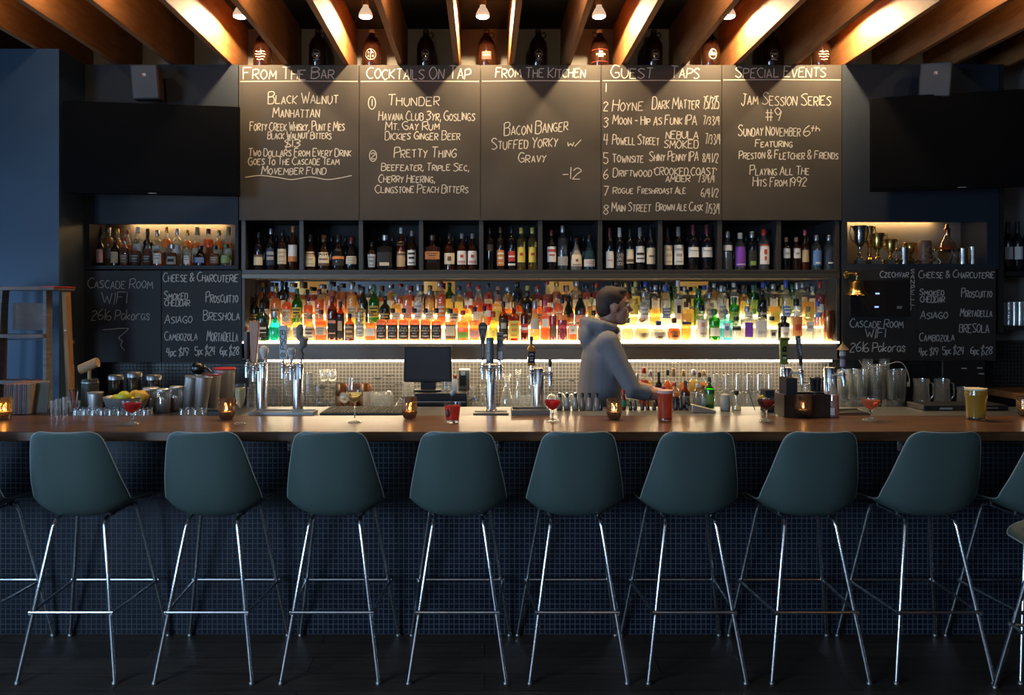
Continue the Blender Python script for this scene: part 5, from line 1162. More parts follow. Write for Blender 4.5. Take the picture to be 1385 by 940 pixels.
# ------------------------------------------------------------------ stepladder, records, switches
old = wood('weathered_ladder_wood', (.10, .10, .10), (.20, .195, .185), 6, .7, 0, (1, 1, 6)); fir = wood('ladder_fir', (.30, .14, .045), (.42, .21, .08), 6, .6, 0, (6, 6, 1)); step_m = wood('grey_step', (.12, .085, .07), (.24, .18, .155), 5, .7, 0, (1, 8, 1))
YL = 4.85
t = thing('stepladder', 'old wooden stepladder with red-edged top against the blue-black wall', 'ladder', (PX(38, YL), YL, 0))
zt_ = PZ(388, YL)
fr_ = lambda z: .133+(zt_-z)*.034           # half width at height z
st_y = lambda z: (z-zt_)*.06-.02            # front rails lean forward
for s in (-1, 1):
    v = []
    for z in (.002, zt_-.02):
        x = fr_(z)*s; y = st_y(z)
        v += [(x-.011, y-.035, z), (x+.011, y-.035, z), (x+.011, y+.035, z), (x-.011, y+.035, z)]
    MB().add(v, [(0, 3, 2, 1), (4, 5, 6, 7), (0, 1, 5, 4), (1, 2, 6, 5), (2, 3, 7, 6), (3, 0, 4, 7)]).build('side_rail', old, t, bevel=.002)
    v = []
    for z in (.002, zt_-.03):
        x = (fr_(z)+.062)*s; y = .075+(zt_-z)*.015
        v += [(x-.014, y-.028, z), (x+.014, y-.028, z), (x+.014, y+.028, z), (x-.014, y+.028, z)]
    rl = MB().add(v, [(0, 3, 2, 1), (4, 5, 6, 7), (0, 1, 5, 4), (1, 2, 6, 5), (2, 3, 7, 6), (3, 0, 4, 7)]).build('rear_leg', fir, t, bevel=.002)
    b = MB()
    for z in (1.05, 1.50): b.add(*(lambda m_: (m_.v, m_.f))(MB().ball(((fr_(z)+.062)*s, .075+(zt_-z)*.015-.030, z), (.008, .004, .008), 10, 6)))
    b.build('rivet', steel, rl)
for z in (PZ(452, YL-.08), PZ(515, YL-.13), PZ(578, YL-.2), .55, .26):
    y = st_y(z); MB().box(-fr_(z)-.004, fr_(z)+.004, y-.065, y+.05, z-.022, z).build('step', step_m, t, bevel=.002)
    MB().tube([(-fr_(z), y+.03, z-.035), (fr_(z), y+.03, z-.035)], .004, 6).build('tie_rod', steel, t)
tp = MB().box(-.215, .215, -.10, .15, zt_-.022, zt_).build('top_board', step_m, t, bevel=.003)
for x0, x1 in ((-.218, -.14), (.14, .218)): MB().box(x0, x1, -.104, .154, zt_-.006, zt_+.003).build('red_end', mat('red_paint', (.42, .03, .025), .5), tp, bevel=.001)
MB().box(-.125, .125, .04, .055, zt_-.27, zt_-.10).build('brace_board', step_m, t, bevel=.002)
for i in range(11):
    px = 13.5+i*3.1; c = [(.35, .10, .06), (.30, .22, .18), (.45, .16, .10), (.12, .10, .12), (.42, .36, .28), (.30, .07, .06), (.40, .26, .20), (.10, .08, .14), (.46, .20, .14), (.20, .14, .12), (.36, .30, .26)][i]
    t = thing('record_sleeve', 'record sleeve standing on edge under the ladder step, %s from the candle' % nth(i+1), 'record', (PX(px, 4.40), 4.40, ZW), 0, 'records under the ladder step')
    t.rotation_euler[1] = R(1.2)
    MB().box(-.0050, .0050, -.05, .16, 0.002, .168).build('sleeve', mat('sleeve_%d' % i, c, .6), t, smooth=0); MB().box(-.002, .002, -.0515, -.049, .006, .164).build('disc_edge', black, t, smooth=0)
t = thing('record_sleeve', 'olive record sleeve leaning flat at the end of the record row', 'record', (PX(55, 4.40), 4.40, ZW)); t.rotation_euler = (R(-8), 0, 0)
MB().box(-.035, .04, -.004, .004, .002, .168).build('sleeve', mat('olive_sleeve', (.085, .085, .06), .6), t, bevel=.001); MB().box(-.034, .039, -.0015, .0015, .167, .171).build('disc_edge', black, t, smooth=0)
XRT = -2.77
for z, c, nm, l in ((PZ(505, 5.2), (.55, .50, .40), 'light_switch', 'cream light switch plate on the end wall beside the mallet'), (PZ(463, 5.2), (.42, .42, .42), 'small_sign', 'tiny pale sign on the end wall above the light switch')):
    t = thing(nm, l, 'switch' if nm == 'light_switch' else 'sign', (XRT, 5.22, z))
    hh = .05 if nm == 'light_switch' else .012
    MB().box(.0005, .007, -.05, .05, -hh, hh).build('plate', mat(nm+'_plate', c, .5), t, bevel=.002); MB().box(.007, .012, -.012, .012, -hh*.5, hh*.5).build('rocker' if nm == 'light_switch' else 'print', mat(nm+'_front', tuple(q*.8 for q in c), .5), t, bevel=.001)
    if nm == 'small_sign': MB().box(.0005, .006, -.018, .018, -.06, -.022).build('dark_tag', soft_black, t)

# ------------------------------------------------------------------ register, printer, display
t = thing('register_screen', 'dark touch screen of the register between the bar glasses', 'screen', (PX(578.5, 5.15), 5.15, ZC+.14))
w, hs = 32.5/F*5.15, 24.5/F*5.15; zc0 = PZ(492.5, 5.15)-(ZC+.14)
MB().box(-w, w, 0, .03, zc0-hs, zc0+hs).build('housing', black, t, bevel=.006); MB().box(-w+.018, w-.018, -.002, .001, zc0-hs+.02, zc0+hs-.018).build('screen', mat('violet_grey_screen', (.035, .032, .038), .35), t, smooth=0)
MB().box(-.05, .05, .03, .07, .0, zc0).build('stand', black, t, bevel=.004); MB().box(-.09, .09, -.02, .12, 0, .012).build('foot', black, t, bevel=.003)
t = thing('cash_register', 'black cash drawer below the register screen', 'register', (PX(597, 5.15), 5.15, ZC))
w = 35/F*5.1; MB().box(-w, w, -.08, .32, 0, .138).build('drawer_box', mat('register_black', (.022, .022, .024), .35), t, bevel=.005)
MB().box(-w+.01, w-.01, -.084, -.079, .012, .075).build('drawer_front', black, t, bevel=.002); MB().lathe([(.008, 0), (.009, .004), (.006, .006)], 14).build('lock', steel, t).location = (.10, -.088, .04)
MB().box(-w+.005, w-.005, -.083, -.079, .08, .084).build('chrome_line', steel, t)
t = thing('receipt_printer', 'grey receipt printer beside the register screen', 'printer', (PX(627.5, 5.30), 5.30, ZC+.1395))
MB().box(-.035, .04, -.06, .08, 0, .135).build('housing', mat('printer_grey', (.25, .24, .22), .5), t, bevel=.006); MB().box(-.03, .015, -.064, -.058, .03, .11).build('paper_slot', black, t, bevel=.002); MB().box(-.02, .01, -.066, -.060, .10, .125).build('paper', mat('receipt_paper', (.7, .68, .62), .7), t)
t = thing('plastic_bottle', 'small white bottle with a red top on the cash drawer', 'bottle', (PX(615.5, 5.12), 5.12, ZC+.1395)); MB().lathe([(.017, 0), (.018, .004), (.018, .075), (.010, .09)], 16).build('body', mat('white_plastic', (.6, .6, .58), .5), t); MB().lathe([(.012, .088), (.012, .11), (.009, .113)], 14).build('cap', cap_mat('red'), t)
for i, px in enumerate((600.5, 606)): glass('shot', px, 5.10, ZC+.1395, 'small glass on the cash drawer beside the white bottle', 'small glasses on the cash drawer', .07, .02)

# ------------------------------------------------------------------ tap towers
ZLG = 1.0632                      # service ledge top
def tower(px, ytop, r, Y, label, taps, tray=None):
    z1 = PZ(ytop, Y)-ZLG
    t = thing('tap_tower', label, 'beer tap', (PX(px, Y), Y, ZLG))
    MB().lathe([(r*1.35, 0), (r*1.35, .008), (r, .014), (r, z1-.006), (r*.92, z1)], 28).build('column', chrome if r < .045 else steel, t)
    for (hx, yb_, h, kind, fz) in taps:
        x = (hx-px)/F*Y; z = PZ(fz, Y)-ZLG; s = -1 if x < -.01 else (1 if x > .01 else 0)
        yy = -r-.055 if s == 0 else -.045
        f = MB().tube([(s*r*.6, -.6*r if s == 0 else 0, z), (x*.8, yy*.7, z), (x, yy, z+.004)], .011, 10)
        f.tube([(x, yy, z+.018), (x, yy, z-.01), (x, yy-.012, z-.035), (x, yy-.016, z-.065)], [.011, .014, .010, .0075], 10)
        f.tube([(x, yy, z+.01), (x, yy, z+.04)], [.008, .006], 8)
        f.ball((x, yy, z+.004), .016, 12, 8)
        f.build('faucet', chrome, t)
        zh = z+.038; HH = PZ(h, Y)-PZ(yb_, Y)
        def L(m, *a): return m
        if kind == 'dark_wood': MB().lathe([(.014, 0), (.016, .01), (.022, .7*HH), (.021, HH), (.012, HH+.004)], 14, x, yy, zh).build('handle', wood('dark_tap_wood', (.03, .018, .012), (.07, .04, .025), 20, .4, 0, (4, 4, 1)), t)
        elif kind == 'orange_wood':
            q = MB().prism([(-.014, 0), (.014, 0), (.030, .86*HH), (.026, HH), (-.026, HH), (-.030, .86*HH)], yy-.012, yy+.012).build('handle', wood('orange_tap_wood', (.30, .10, .03), (.42, .16, .05), 20, .35, .2, (4, 4, 1)), t, bevel=.004); q.location = (x, 0, zh)
        elif kind == 'white_bulb': MB().lathe([(.010, 0), (.012, .01), (.024, .55*HH), (.025, .75*HH), (.016, .95*HH), (.004, HH)], 18, x, yy, zh).build('handle', mat('ivory_knob', (.70, .66, .56), .3), t)
        elif kind == 'white_paddle':
            q = MB().prism([(-.018, 0), (.018, 0), (.022, HH), (-.022, HH)], yy-.009, yy+.009).build('handle', mat('pale_paddle', (.50, .52, .56), .4), t, bevel=.003); q.location = (x, 0, zh)
            st, wd = strokes('PSCB'); mb = MB(); k = .55*HH/wd
            for p in st: ribbon(mb, [(-(b-.5)*.026, .30*HH+a*k) for a, b in p], .0042, lambda u, v: (u, yy-.0105, v))
            ribbon(mb, [(.012*cos(a*pi/8), .14*HH+.012*sin(a*pi/8)) for a in range(17)], .004, lambda u, v: (u, yy-.0105, v)); ribbon(mb, [(.005*cos(a*pi/8), .14*HH+.005*sin(a*pi/8)) for a in range(17)], .003, lambda u, v: (u, yy-.0105, v))
            mb.build('lettering', black, q, smooth=0)
        elif kind == 'white_small':
            q = MB().lathe([(.010, 0), (.012, .3*HH), (.020, .5*HH), (.020, .9*HH), (.014, HH)], 16, 0, 0, 0, 4).build('handle', mat('white_tap', (.55, .55, .54), .4), t); q.location = (x, yy, zh)
            mb = MB(); 
            for v in (.58, .68, .78): ribbon(mb, [(-.012, v*HH), (.012, v*HH)], .004, lambda u, v: (u, -.0215, v))
            mb.build('lettering', mat('grey_print', (.1, .1, .1)), q, smooth=0)
        elif kind == 'gnarled':
            MB().tube([(x, yy, zh), (x+.004, yy, zh+.15*HH), (x-.006, yy, zh+.3*HH), (x+.012, yy-.004, zh+.45*HH), (x+.016, yy, zh+.55*HH), (x-.008, yy, zh+.66*HH), (x-.008, yy, zh+.9*HH), (x, yy, zh+HH)], [.010, .014, .013, .024, .026, .020, .021, .010], 12).build('handle', mat('carved_grey', (.17, .155, .14), .6, noise=.5, nscale=70, bump=1), t)
        elif kind == 'shield':
            q = MB().prism([(-.007, 0), (.007, 0), (.012, .5*HH), (.026, HH*.92), (.012, HH), (-.012, HH), (-.026, HH*.92), (-.012, .5*HH)], yy-.008, yy+.008).build('handle', mat('dark_shield', (.06, .055, .05), .45), t, bevel=.003); q.location = (x, 0, zh)
            mb = MB(); ribbon(mb, [(-.012, .62*HH), (0, .80*HH), (.012, .62*HH)], .006, lambda u, v: (u, yy-.0095, v)); ribbon(mb, [(-.016, .87*HH), (.016, .87*HH)], .010, lambda u, v: (u, yy-.0095, v)); ribbon(mb, [(0, .1*HH), (0, .45*HH)], .006, lambda u, v: (u, yy-.0095, v)); mb.build('emblem', mat('pale_bronze', (.34, .27, .20), .5), q, smooth=0)
        elif kind == 'can':
            q = MB().lathe([(.019, 0), (.022, .008), (.022, HH-.008), (.018, HH)], 20).build('handle', mat('blue_grey_can', (.10, .135, .15), .4), t); q.location = (x, yy, zh)
            st, wd = strokes('RED RACER'); mb = MB(); k = .75*HH/wd
            for p in st: ribbon(mb, [(-.008-(b-.5)*.012, .12*HH+a*k) for a, b in p], .0025, lambda u, v: (u, -math.sqrt(max(.0228**2-u*u, 0)), v))
            mb.build('lettering', mat('pale_print', (.6, .6, .58)), q, smooth=0)
        elif kind == 'seven':
            q = MB().prism([(-.018, 0), (.020, 0), (.019, HH), (-.017, HH)], yy-.010, yy+.010).build('handle', mat('weathered_grey', (.20, .19, .17), .6, noise=.3, nscale=50), t, bevel=.003); q.location = (x, 0, zh)
            mb = MB(); ribbon(mb, [(.013*cos(a*pi/8), .60*HH+.016*sin(a*pi/8)) for a in range(17)], .003, lambda u, v: (u, yy-.0115, v)); ribbon(mb, [(-.005, .65*HH), (.006, .65*HH), (-.002, .55*HH)], .004, lambda u, v: (u, yy-.0115, v)); ribbon(mb, [(-.012, .86*HH), (.012, .86*HH)], .008, lambda u, v: (u, yy-.0115, v)); mb.build('emblem', black, q, smooth=0)
            m2 = MB(); ribbon(m2, [(0, .05*HH), (0, .32*HH)], .026, lambda u, v: (u, yy-.0112, v)); m2.build('pale_label', mat('pale_print', (.6, .6, .58)), q, smooth=0)
        elif kind == 'bottle':
            prof, cz_, cr, sq = SH['square']; k = HH
            q = MB().lathe([(a*.021, b*k) for a, b in prof], 16, sq=5).build('handle', mat('amber_resin', (.42, .16, .02), .15, 0, .5), t, smooth=35); q.location = (x, yy, zh)
            MB().lathe([(.010, .86*k), (.010, k)], 12).build('cap', black, q)
            mb = MB(); patch(mb, prof, .021, k, .10, .50, .84, 5); mb.build('paper_label', lab_mat('black'), q)
            mb = MB(); ribbon(mb, [(-.011, .38*k), (0, .42*k), (.011, .38*k)], .003, lambda u, v: (u, -.0225, v)); ribbon(mb, [(-.010, .28*k), (.010, .28*k)], .002, lambda u, v: (u, -.0225, v)); ribbon(mb, [(-.008, .2*k), (.008, .2*k)], .004, lambda u, v: (u, -.0225, v)); mb.build('lettering', lab_mat('white'), q, smooth=0)
        elif kind == 'black_knob': MB().lathe([(.008, 0), (.011, .4*HH), (.010, HH), (.004, HH+.004)], 12, x, yy, zh).build('handle', black, t)
        elif kind == 'green':
            q = MB().prism([(-.022, 0), (.022, 0), (.024, HH), (-.024, HH)], yy-.010, yy+.010).build('handle', mat('olive_green_paddle', (.19, .21, .035), .45), t, bevel=.003); q.location = (x, 0, zh)
            mb = MB(); mp = lambda u, v: (u, yy-.0115, v)
            ribbon(mb, [(-.010, .50*HH), (-.006, .62*HH), (.004, .66*HH)], .010, mp); ribbon(mb, [(-.010, .50*HH), (.010, .50*HH)], .012, mp); ribbon(mb, [(.008, .50*HH), (.006, .68*HH)], .008, mp); ribbon(mb, [(-.012, .33*HH), (.012, .33*HH)], .010, mp); ribbon(mb, [(-.014, .92*HH), (.014, .92*HH)], .006, mp)
            mb.build('emblem', black, q, smooth=0)
            m2 = MB(); ribbon(m2, [(-.008, .24*HH), (.008, .24*HH)], .010, mp); m2.build('lettering', mat('pale_print', (.6, .6, .58)), q, smooth=0)
        elif kind == 'slanted':
            q = MB().tube([(0, 0, 0), (-.004, -.004, .2*HH), (-.012, -.01, .5*HH), (-.022, -.01, HH)], [.008, .013, .015, .014], 8).build('handle', mat('charcoal_tap', (.035, .033, .035), .4), t); q.location = (x, yy, zh)
            st, wd = strokes('HOYNER'); mb = MB(); k = .55*HH/wd
            for p in st: ribbon(mb, [(-.010-.012*(a/wd)-(b-.5)*.012, .38*HH+a*k) for a, b in p], .0028, lambda u, v: (u, -.0265, v))
            mb.build('lettering', mat('pale_print', (.6, .6, .58)), q, smooth=0)
        elif kind == 'lantern':
            q = MB().lathe([(.008, 0), (.014, .02), (.014, .42*HH), (.017, .45*HH), (.017, .72*HH), (.014, .74*HH)], 12).build('handle', mat('lighthouse_shaft', (.09, .075, .085), .5), t); q.location = (x, yy, zh)
            MB().lathe([(.034, .74*HH), (.004, HH), (.002, HH+.01)], 10).build('lantern_roof', mat('copper_roof', (.30, .19, .09), .5), q)
            MB().lathe([(.0145, .08*HH), (.0150, .36*HH)], 12).build('painted_band', mat('pale_violet', (.26, .22, .30), .5), q); MB().lathe([(.0175, .5*HH), (.018, .68*HH)], 12, caps=False).build('lantern_pane', mat('lantern_glass', (.35, .33, .28), .2), q)
    return t
tower(354.5, 491, .029, 4.38, 'chrome tap tower with brown, orange and ivory handles beside the cheese board',
      [(338, 488, 452, 'dark_wood', 494), (347, 495, 439, 'orange_wood', 499), (360, 483, 465, 'white_bulb', 494)])
tower(403, 491, .029, 4.38, 'chrome tap tower with a white lettered paddle and a gnarled grey handle',
      [(386, 487, 441, 'white_paddle', 495), (397, 484, 466, 'white_small', 497), (410, 488, 441, 'gnarled', 495)])
tower(664.5, 493, .029, 4.38, 'chrome tap tower with shield, can and weathered seven handles beside the register',
      [(653, 486, 435, 'shield', 496), (662.5, 492, 458, 'can', 499), (676, 487, 449, 'seven', 496)])
tower(728, 498, .030, 4.38, 'short chrome tap tower with a whisky bottle handle on a drip tray',
      [(718, 497, 458, 'bottle', 503), (743, 497, 486, 'black_knob', 505)])
tower(1063, 497, .030, 4.44, 'chrome tap tower with olive paddle and slanted handle behind the straw box',
      [(1056, 494, 458, 'green', 501), (1079, 498, 458, 'slanted', 503)])
tower(1122, 497, .032, 4.42, 'chrome tap tower with a lantern handle below the end of the lit shelf',
      [(1135, 503, 470, 'lantern', 506)])
def tray(px0, px1, Y0, Y1, label, hgt=.02):
    xm = (PX(px0, Y0)+PX(px1, Y0))/2; w = (PX(px1, Y0)-PX(px0, Y0))/2
    t = thing('drip_tray', label, 'tray', (xm, Y0, ZLG))
    mb = MB(); d = Y1-Y0
    mb.box(-w, w, 0, .008, 0, hgt).box(-w, w, d-.008, d, 0, hgt).box(-w, -w+.008, .008, d-.008, 0, hgt).box(w-.008, w, .008, d-.008, 0, hgt)
    mb.build('rim', dull_steel, t, bevel=.002)
    mb = MB()
    n = 9
    for i in range(n): y = .014+(d-.028)*i/(n-1); mb.box(-w+.008, w-.008, y-.003, y+.003, hgt*.4, hgt*.7)
    mb.build('grille', dull_steel, t, smooth=0)
tray(336, 424, 4.215, 4.33, 'long steel drip tray under the first two tap towers')
tray(640, 688, 4.225, 4.33, 'steel drip tray under the middle tap tower', .012)
tray(692, 744, 4.19, 4.33, 'deep steel drip tray under the whisky bottle tap', .034)
tray(1126, 1180, 4.20, 4.36, 'steel drip tray under the lantern handle tap')
t = thing('bar_mat', 'black rubber bar mat behind the white wine glass', 'mat', (PX(490, 4.36), 4.36, ZLG)); MB().box(-.21, .24, -.13, .15, 0, .012).build('pad', mat('rubber', (.03, .03, .03), .7), t, bevel=.002)
mb = MB()
for i in range(24): mb.box(-.2+i*.0185, -.19+i*.0185, -.12, .14, .012, .015)
mb.build('ridge_pattern', mat('rubber', (.03, .03, .03), .7), t, smooth=0)

# ------------------------------------------------------------------ ledge: sauces, bitters, box, bottles
def dropper(px, Y, label, h=.075, r=.016, col=(.10, .05, .03), cap='black', group='dropper bottles beside the barman', z=ZLG, body=None):
    t = thing('dropper_bottle', label, 'bottle', (PX(px, Y), Y, z), 0, group)
    MB().lathe([(r*.9, 0), (r, .004), (r*.98, .3*h), (r*.5, .68*h), (r*.42, .78*h)], 16).build('body', body or mat('dropper_%s' % str(col), col, .25, 0, .3), t)
    MB().lathe([(r*.52, .74*h), (r*.52, .97*h), (r*.42, h)], 12).build('cap', cap_mat(cap), t)
for i, px in enumerate((757, 767, 778, 787.5, 797, 807)):
    dropper(px, 4.44, 'small sauce bottle with black cap on the ledge, %s from the drip tray' % nth(i+1), .098, .019, [(.35, .32, .26), (.40, .36, .30), (.42, .36, .28), (.25, .17, .10), (.40, .30, .26), (.30, .27, .24)][i])
dropper(812.5, 4.44, 'tiny black dropper bottle at the end of the sauce row', .06, .012, (.02, .02, .02))
for i, px in enumerate((853, 859, 869, 876, 885)):
    dropper(px, 4.44, 'tiny dark bitters bottle behind the red beer, %s from the green sauce bottle' % nth(i+1), .048+.008*(i % 2), .011, (.03, .028, .035), group='bitters bottles behind the red beer')
for i, px in enumerate((914, 921, 930)):
    dropper(px, 4.44, 'small dark bitters bottle past the red beer, %s from it' % nth(i+1), .07+.01*(i % 2), .013, (.045, .04, .05), group='bitters bottles past the red beer', cap='black')
t = thing('sauce_bottle', 'small hot sauce bottle with green label and red cap by the barman', 'bottle', (PX(843, 4.45), 4.45, ZLG))
MB().lathe([(.014, 0), (.016, .004), (.016, .062), (.009, .08), (.008, .09)], 16).build('glass_body', mat('red_sauce', (.25, .03, .015), .2, 0, .4), t); MB().lathe([(.0095, .088), (.010, .112), (.008, .115)], 12).build('cap', cap_mat('red'), t); MB().lathe([(.0165, .02), (.0165, .056)], 16, caps=False).build('paper_label', mat('green_label', (.02, .30, .14), .5), t)
# backbar bottles behind the barman's hands
BB = [(862, 505, 10, 'i'), (871, 497, 12, 'n'), (880, 501, 9, 'g'), (891, 503, 9, 's'), (903, 500, 11, 'a'), (911, 498, 11, 'c'), (924, 501, 11, 'b'), (938, 500, 13, 'g'), (946, 503, 12, 'q'), (952, 501, 11, 'b')]
for i, (px, top, w_, c) in enumerate(BB):
    e = T2[c]; bottle(px, top, w_, 5.28, ZC+.001, e[0], e[1], e[2], e[3], e[4], e[5], '%s, %s behind the red beer on the back counter' % (desc_b((0, 0, 0)+e[:3]+(0,)+e[4:6]), nth(i+1)), 'back counter bottles', e[6], e[7], e[8])
FB = [(897, 522, 10, 'slim', 'clear', 'amber', .6, 'red', 'pink'), (912, 517, 12, 'slim', 'clear', 'whisky', .6, 'red', 'black'), (927, 515, 12, 'whisky', 'amber', 'brown', .6, 'black', 'tan'), (943, 519, 10, 'slim', 'clear', 'pale', .6, 'white', 'cream'), (951, 521, 9, 'slim', 'clear', 'white', .6, 'brown', 'white'), (959.5, 510, 13, 'whisky', 'green', 'green', .62, 'black', 'green')]
for i, e in enumerate(FB):
    bottle(e[0], e[1], e[2], 4.52, ZLG, e[3], e[4], e[5], e[6], e[7], e[8], '%s, %s past the barman on the steel ledge' % (desc_b(e), nth(i+1)), 'ledge bottles', (.14, .46), 1.0, None)
t = thing('squeeze_bottle', 'white plastic squeeze bottle on the ledge near the pint stacks', 'bottle', (PX(981, 4.42), 4.42, ZLG))
MB().lathe([(.026, 0), (.028, .005), (.028, .075), (.024, .084)], 20).build('body', mat('squeeze_plastic', (.60, .54, .42), .5), t); MB().lathe([(.025, .082), (.025, .09), (.008, .096), (.004, .122)], 16).build('nozzle', mat('squeeze_plastic', (.60, .54, .42), .5), t)
t = thing('cruet', 'small glass cruet with dark stopper beside the squeeze bottle', 'cruet', (PX(996, 4.43), 4.43, ZLG))
MB().lathe([(.026, 0), (.028, .01), (.012, .05), (.010, .085)], 18).build('glass_body', clear, t); MB().lathe([(.024, .003), (.026, .012), (.019, .03)], 18).build('liquid', liquid('liquid_pale', C_LQ['pale'], .16), t); MB().ball((0, 0, .10), (.014, .014, .016), 12, 8).build('stopper', black, t)
t = thing('bar_spoon', 'slim dark bar spoon leaning beside the dark red coupe', 'spoon', (PX(1021, 4.42), 4.42, ZLG+.003)); MB().tube([(0, 0, 0), (-.028, .02, .105)], .0025, 8).build('shaft', mat('dark_metal', (.07, .07, .075), .3, 1), t); MB().ball((-.029, .02, .109), (.005, .005, .007), 10, 6).build('knob', mat('dark_metal', (.07, .07, .075), .3, 1), t)
t = thing('garnish_tray', 'steel bar tray of garnishes tilted behind the red beer', 'tray', (PX(948, 4.36), 4.36, ZLG)); MB().prism([(-.06, 0), (.07, 0), (.075, .012), (-.055, .045), (-.06, .04)], -.04, .04).build('body', steel, t, bevel=.002); MB().tube([(-.06, 0, .04), (-.09, 0, .052)], .008, 8).build('grip', black, t)
# box of napkins and straws
XB0, XB1 = PX(1050, 4.21), PX(1111, 4.21)
wn = wood('black_box_wood', (.020, .012, .009), (.045, .025, .016), 9, .35, .2, (12, 12, 1))
t = thing('napkin_box', 'dark wooden caddy of napkins and straws on the counter', 'caddy', ((XB0+XB1)/2, 4.10, 1.0712)); w = (XB1-XB0)/2
MB().box(-w, w, 0, .008, 0, .118).build('front_panel', wn, t, bevel=.001); MB().box(-w, w, .13, .138, 0, .118).build('rear_panel', wn, t, bevel=.001)
for x in (-w, w-.008): MB().box(x, x+.008, .008, .13, 0, .118).build('side_panel', wn, t, bevel=.001)
MB().box(-w+.008, w-.008, .008, .13, 0, .006).build('bottom', wn, t)
t0 = t.location
def napkins(x, hh, label):
    t = thing('napkin_stack', label, 'napkins', (t0[0]+x, 4.115, 1.0785)); mb = MB()
    MB().box(-.030, .030, 0, .10, 0, hh).build('folded_stack', mat('black_paper', (.016, .015, .016), .85), t, bevel=.002)
    mb = MB()
    for i in range(6): mb.box(-.031+i*.0105, -.028+i*.0105, -.001, .101, hh, hh+.002)
    mb.build('folded_edge', mat('black_paper2', (.03, .03, .03), .85), t, smooth=0)
napkins(-.075, .195, 'tall block of black napkins in the wooden caddy')
t = thing('napkin_stack', 'low block of black napkins behind the wooden caddy', 'napkins', (PX(1042, 4.35), 4.35, ZLG)); MB().box(-.028, .028, 0, .08, 0, .12).build('folded_stack', MC['black_paper'], t, bevel=.002); MB().box(-.026, .026, .002, .078, .12, .124).build('folded_edge', MC['black_paper2'], t)
rs = random.Random(3)
t = thing('straw_cup', 'dark cup full of black straws in the wooden caddy', 'cup', (t0[0]+.075, 4.165, 1.0785)); MB().lathe([(.032, 0), (.034, .004), (.040, .12), (.037, .12), (.03, .008), (0, .006)], 20, caps=False).build('cup_body', mat('smoked_cup', (.02, .018, .017), .2), t); MB().lathe([(.0395, .116), (.042, .12), (.0395, .124)], 20, caps=False).build('rim', dull_steel, t)
for i in range(22):
    a, q = rs.uniform(0, 6.28), rs.uniform(.004, .026); s = thing('drinking_straw', 'black drinking straw standing in the bunch in the wooden caddy', 'straw', (t0[0]+.075+q*cos(a), 4.165+q*sin(a), 1.088), 0, 'black straws in the caddy')
    k = 1.25; h = .17+rs.uniform(0, .02)
    MB().tube([(0, 0, 0), (q*cos(a)*(k-1)*2, q*sin(a)*(k-1)*2, h)], .0030, 7).build('tube', black, s)
t = thing('bitters_bottle', 'orange liquid in a clear swing-top bottle beside the wooden caddy', 'bottle', (PX(1119, 4.19), 4.12, 1.0712))
MB().lathe([(.027, 0), (.029, .004), (.029, .118), (.024, .135), (.013, .155), (.012, .20)], 20, caps=False).build('glass_body', clear, t); MB().lathe([(.026, .004), (.0275, .01), (.0275, .112)], 20).build('liquid', liquid('orange_bitters', (.75, .20, .05), .5), t)
MB().lathe([(.014, .198), (.015, .203), (.013, .218), (.006, .222)], 14).build('stopper', mat('grey_stopper', (.2, .2, .2), .5), t); mb = MB(); 
MB().box(-.027, -.006, -.0305, -.0285, .012, .05).build('paper_label', lab_mat('white'), t)
t = thing('white_cable', 'white cable looping over the glasses under the wifi chalkboard', 'cable', (0, 5.36, 0))
cb = [(1162, 487), (1167, 494), (1176, 496), (1190, 495.5), (1205, 491.5), (1215, 489.5), (1222, 493), (1227, 502), (1230, 513), (1229, 518)]
MB().tube([(PX(a, 5.36), 0, PZ(b, 5.36)) for a, b in _smooth(cb)], .0028, 6).build('wire', mat('white_cable', (.55, .52, .46), .5), t); MB().box(PX(1228.6, 5.36)-.008, PX(1228.6, 5.36)+.008, -.006, .006, PZ(523, 5.36), PZ(517, 5.36)).build('plug', mat('white_cable', (.55, .52, .46), .5), t, bevel=.002)
# wooden side bar and dark gear at the far right
t = thing('side_bar', 'orange-brown wooden side counter behind the golden beer', 'counter', (0, 0, 0))
MB().box(3.545, 4.55, 4.70, 5.59, 1.03, 1.075).build('top', wood('orange_bar_wood', (.22, .10, .035), (.34, .17, .06), 5, .4, .2, (1.5, 10, 10)), t, bevel=.003)
MB().box(3.60, 4.5, 4.75, 5.58, .0, 1.029).build('cabinet', soft_black, t)
t = thing('bar_appliance', 'low black appliance with a pale strip beside the golden beer', 'appliance', (PX(1300, 4.5), 4.5, ZLG)); MB().box(-.26, .22, -.08, .10, 0, .03).build('housing', mat('register_black', (.022, .022, .024), .35), t, bevel=.004)
MB().box(-.17, -.10, -.084, -.079, .006, .016).build('pale_strip', mat('pale_plastic', (.4, .4, .38), .5), t); MB().box(-.02, .16, -.0835, -.079, .012, .017).build('steel_strip', steel, t)
t = thing('coffee_machine', 'black machine with small pale tags under the corner of the cheese board', 'appliance', (3.30, 5.46, ZC)); MB().box(-.13, .17, -.05, .12, .13, .33).build('housing', black, t, bevel=.006); MB().box(-.10, .15, -.03, .10, 0, .129).build('base', soft_black, t, bevel=.004)
for x, z in ((.13, .275), (.14, .235), (.02, .272)): MB().box(x-.018, x+.018, -.054, -.049, z-.004, z+.004).build('pale_tag', mat('pale_plastic', (.4, .4, .38), .5), t)
for i in range(6):
    for j in range(2): glass('collins', 1357+i*7.5, 5.52+j*.12, zs2+.001, 'tall clear glass on the lower dark shelf past the cheese board', 'glasses on the dark shelf past the cheese board', .17, .024, True)

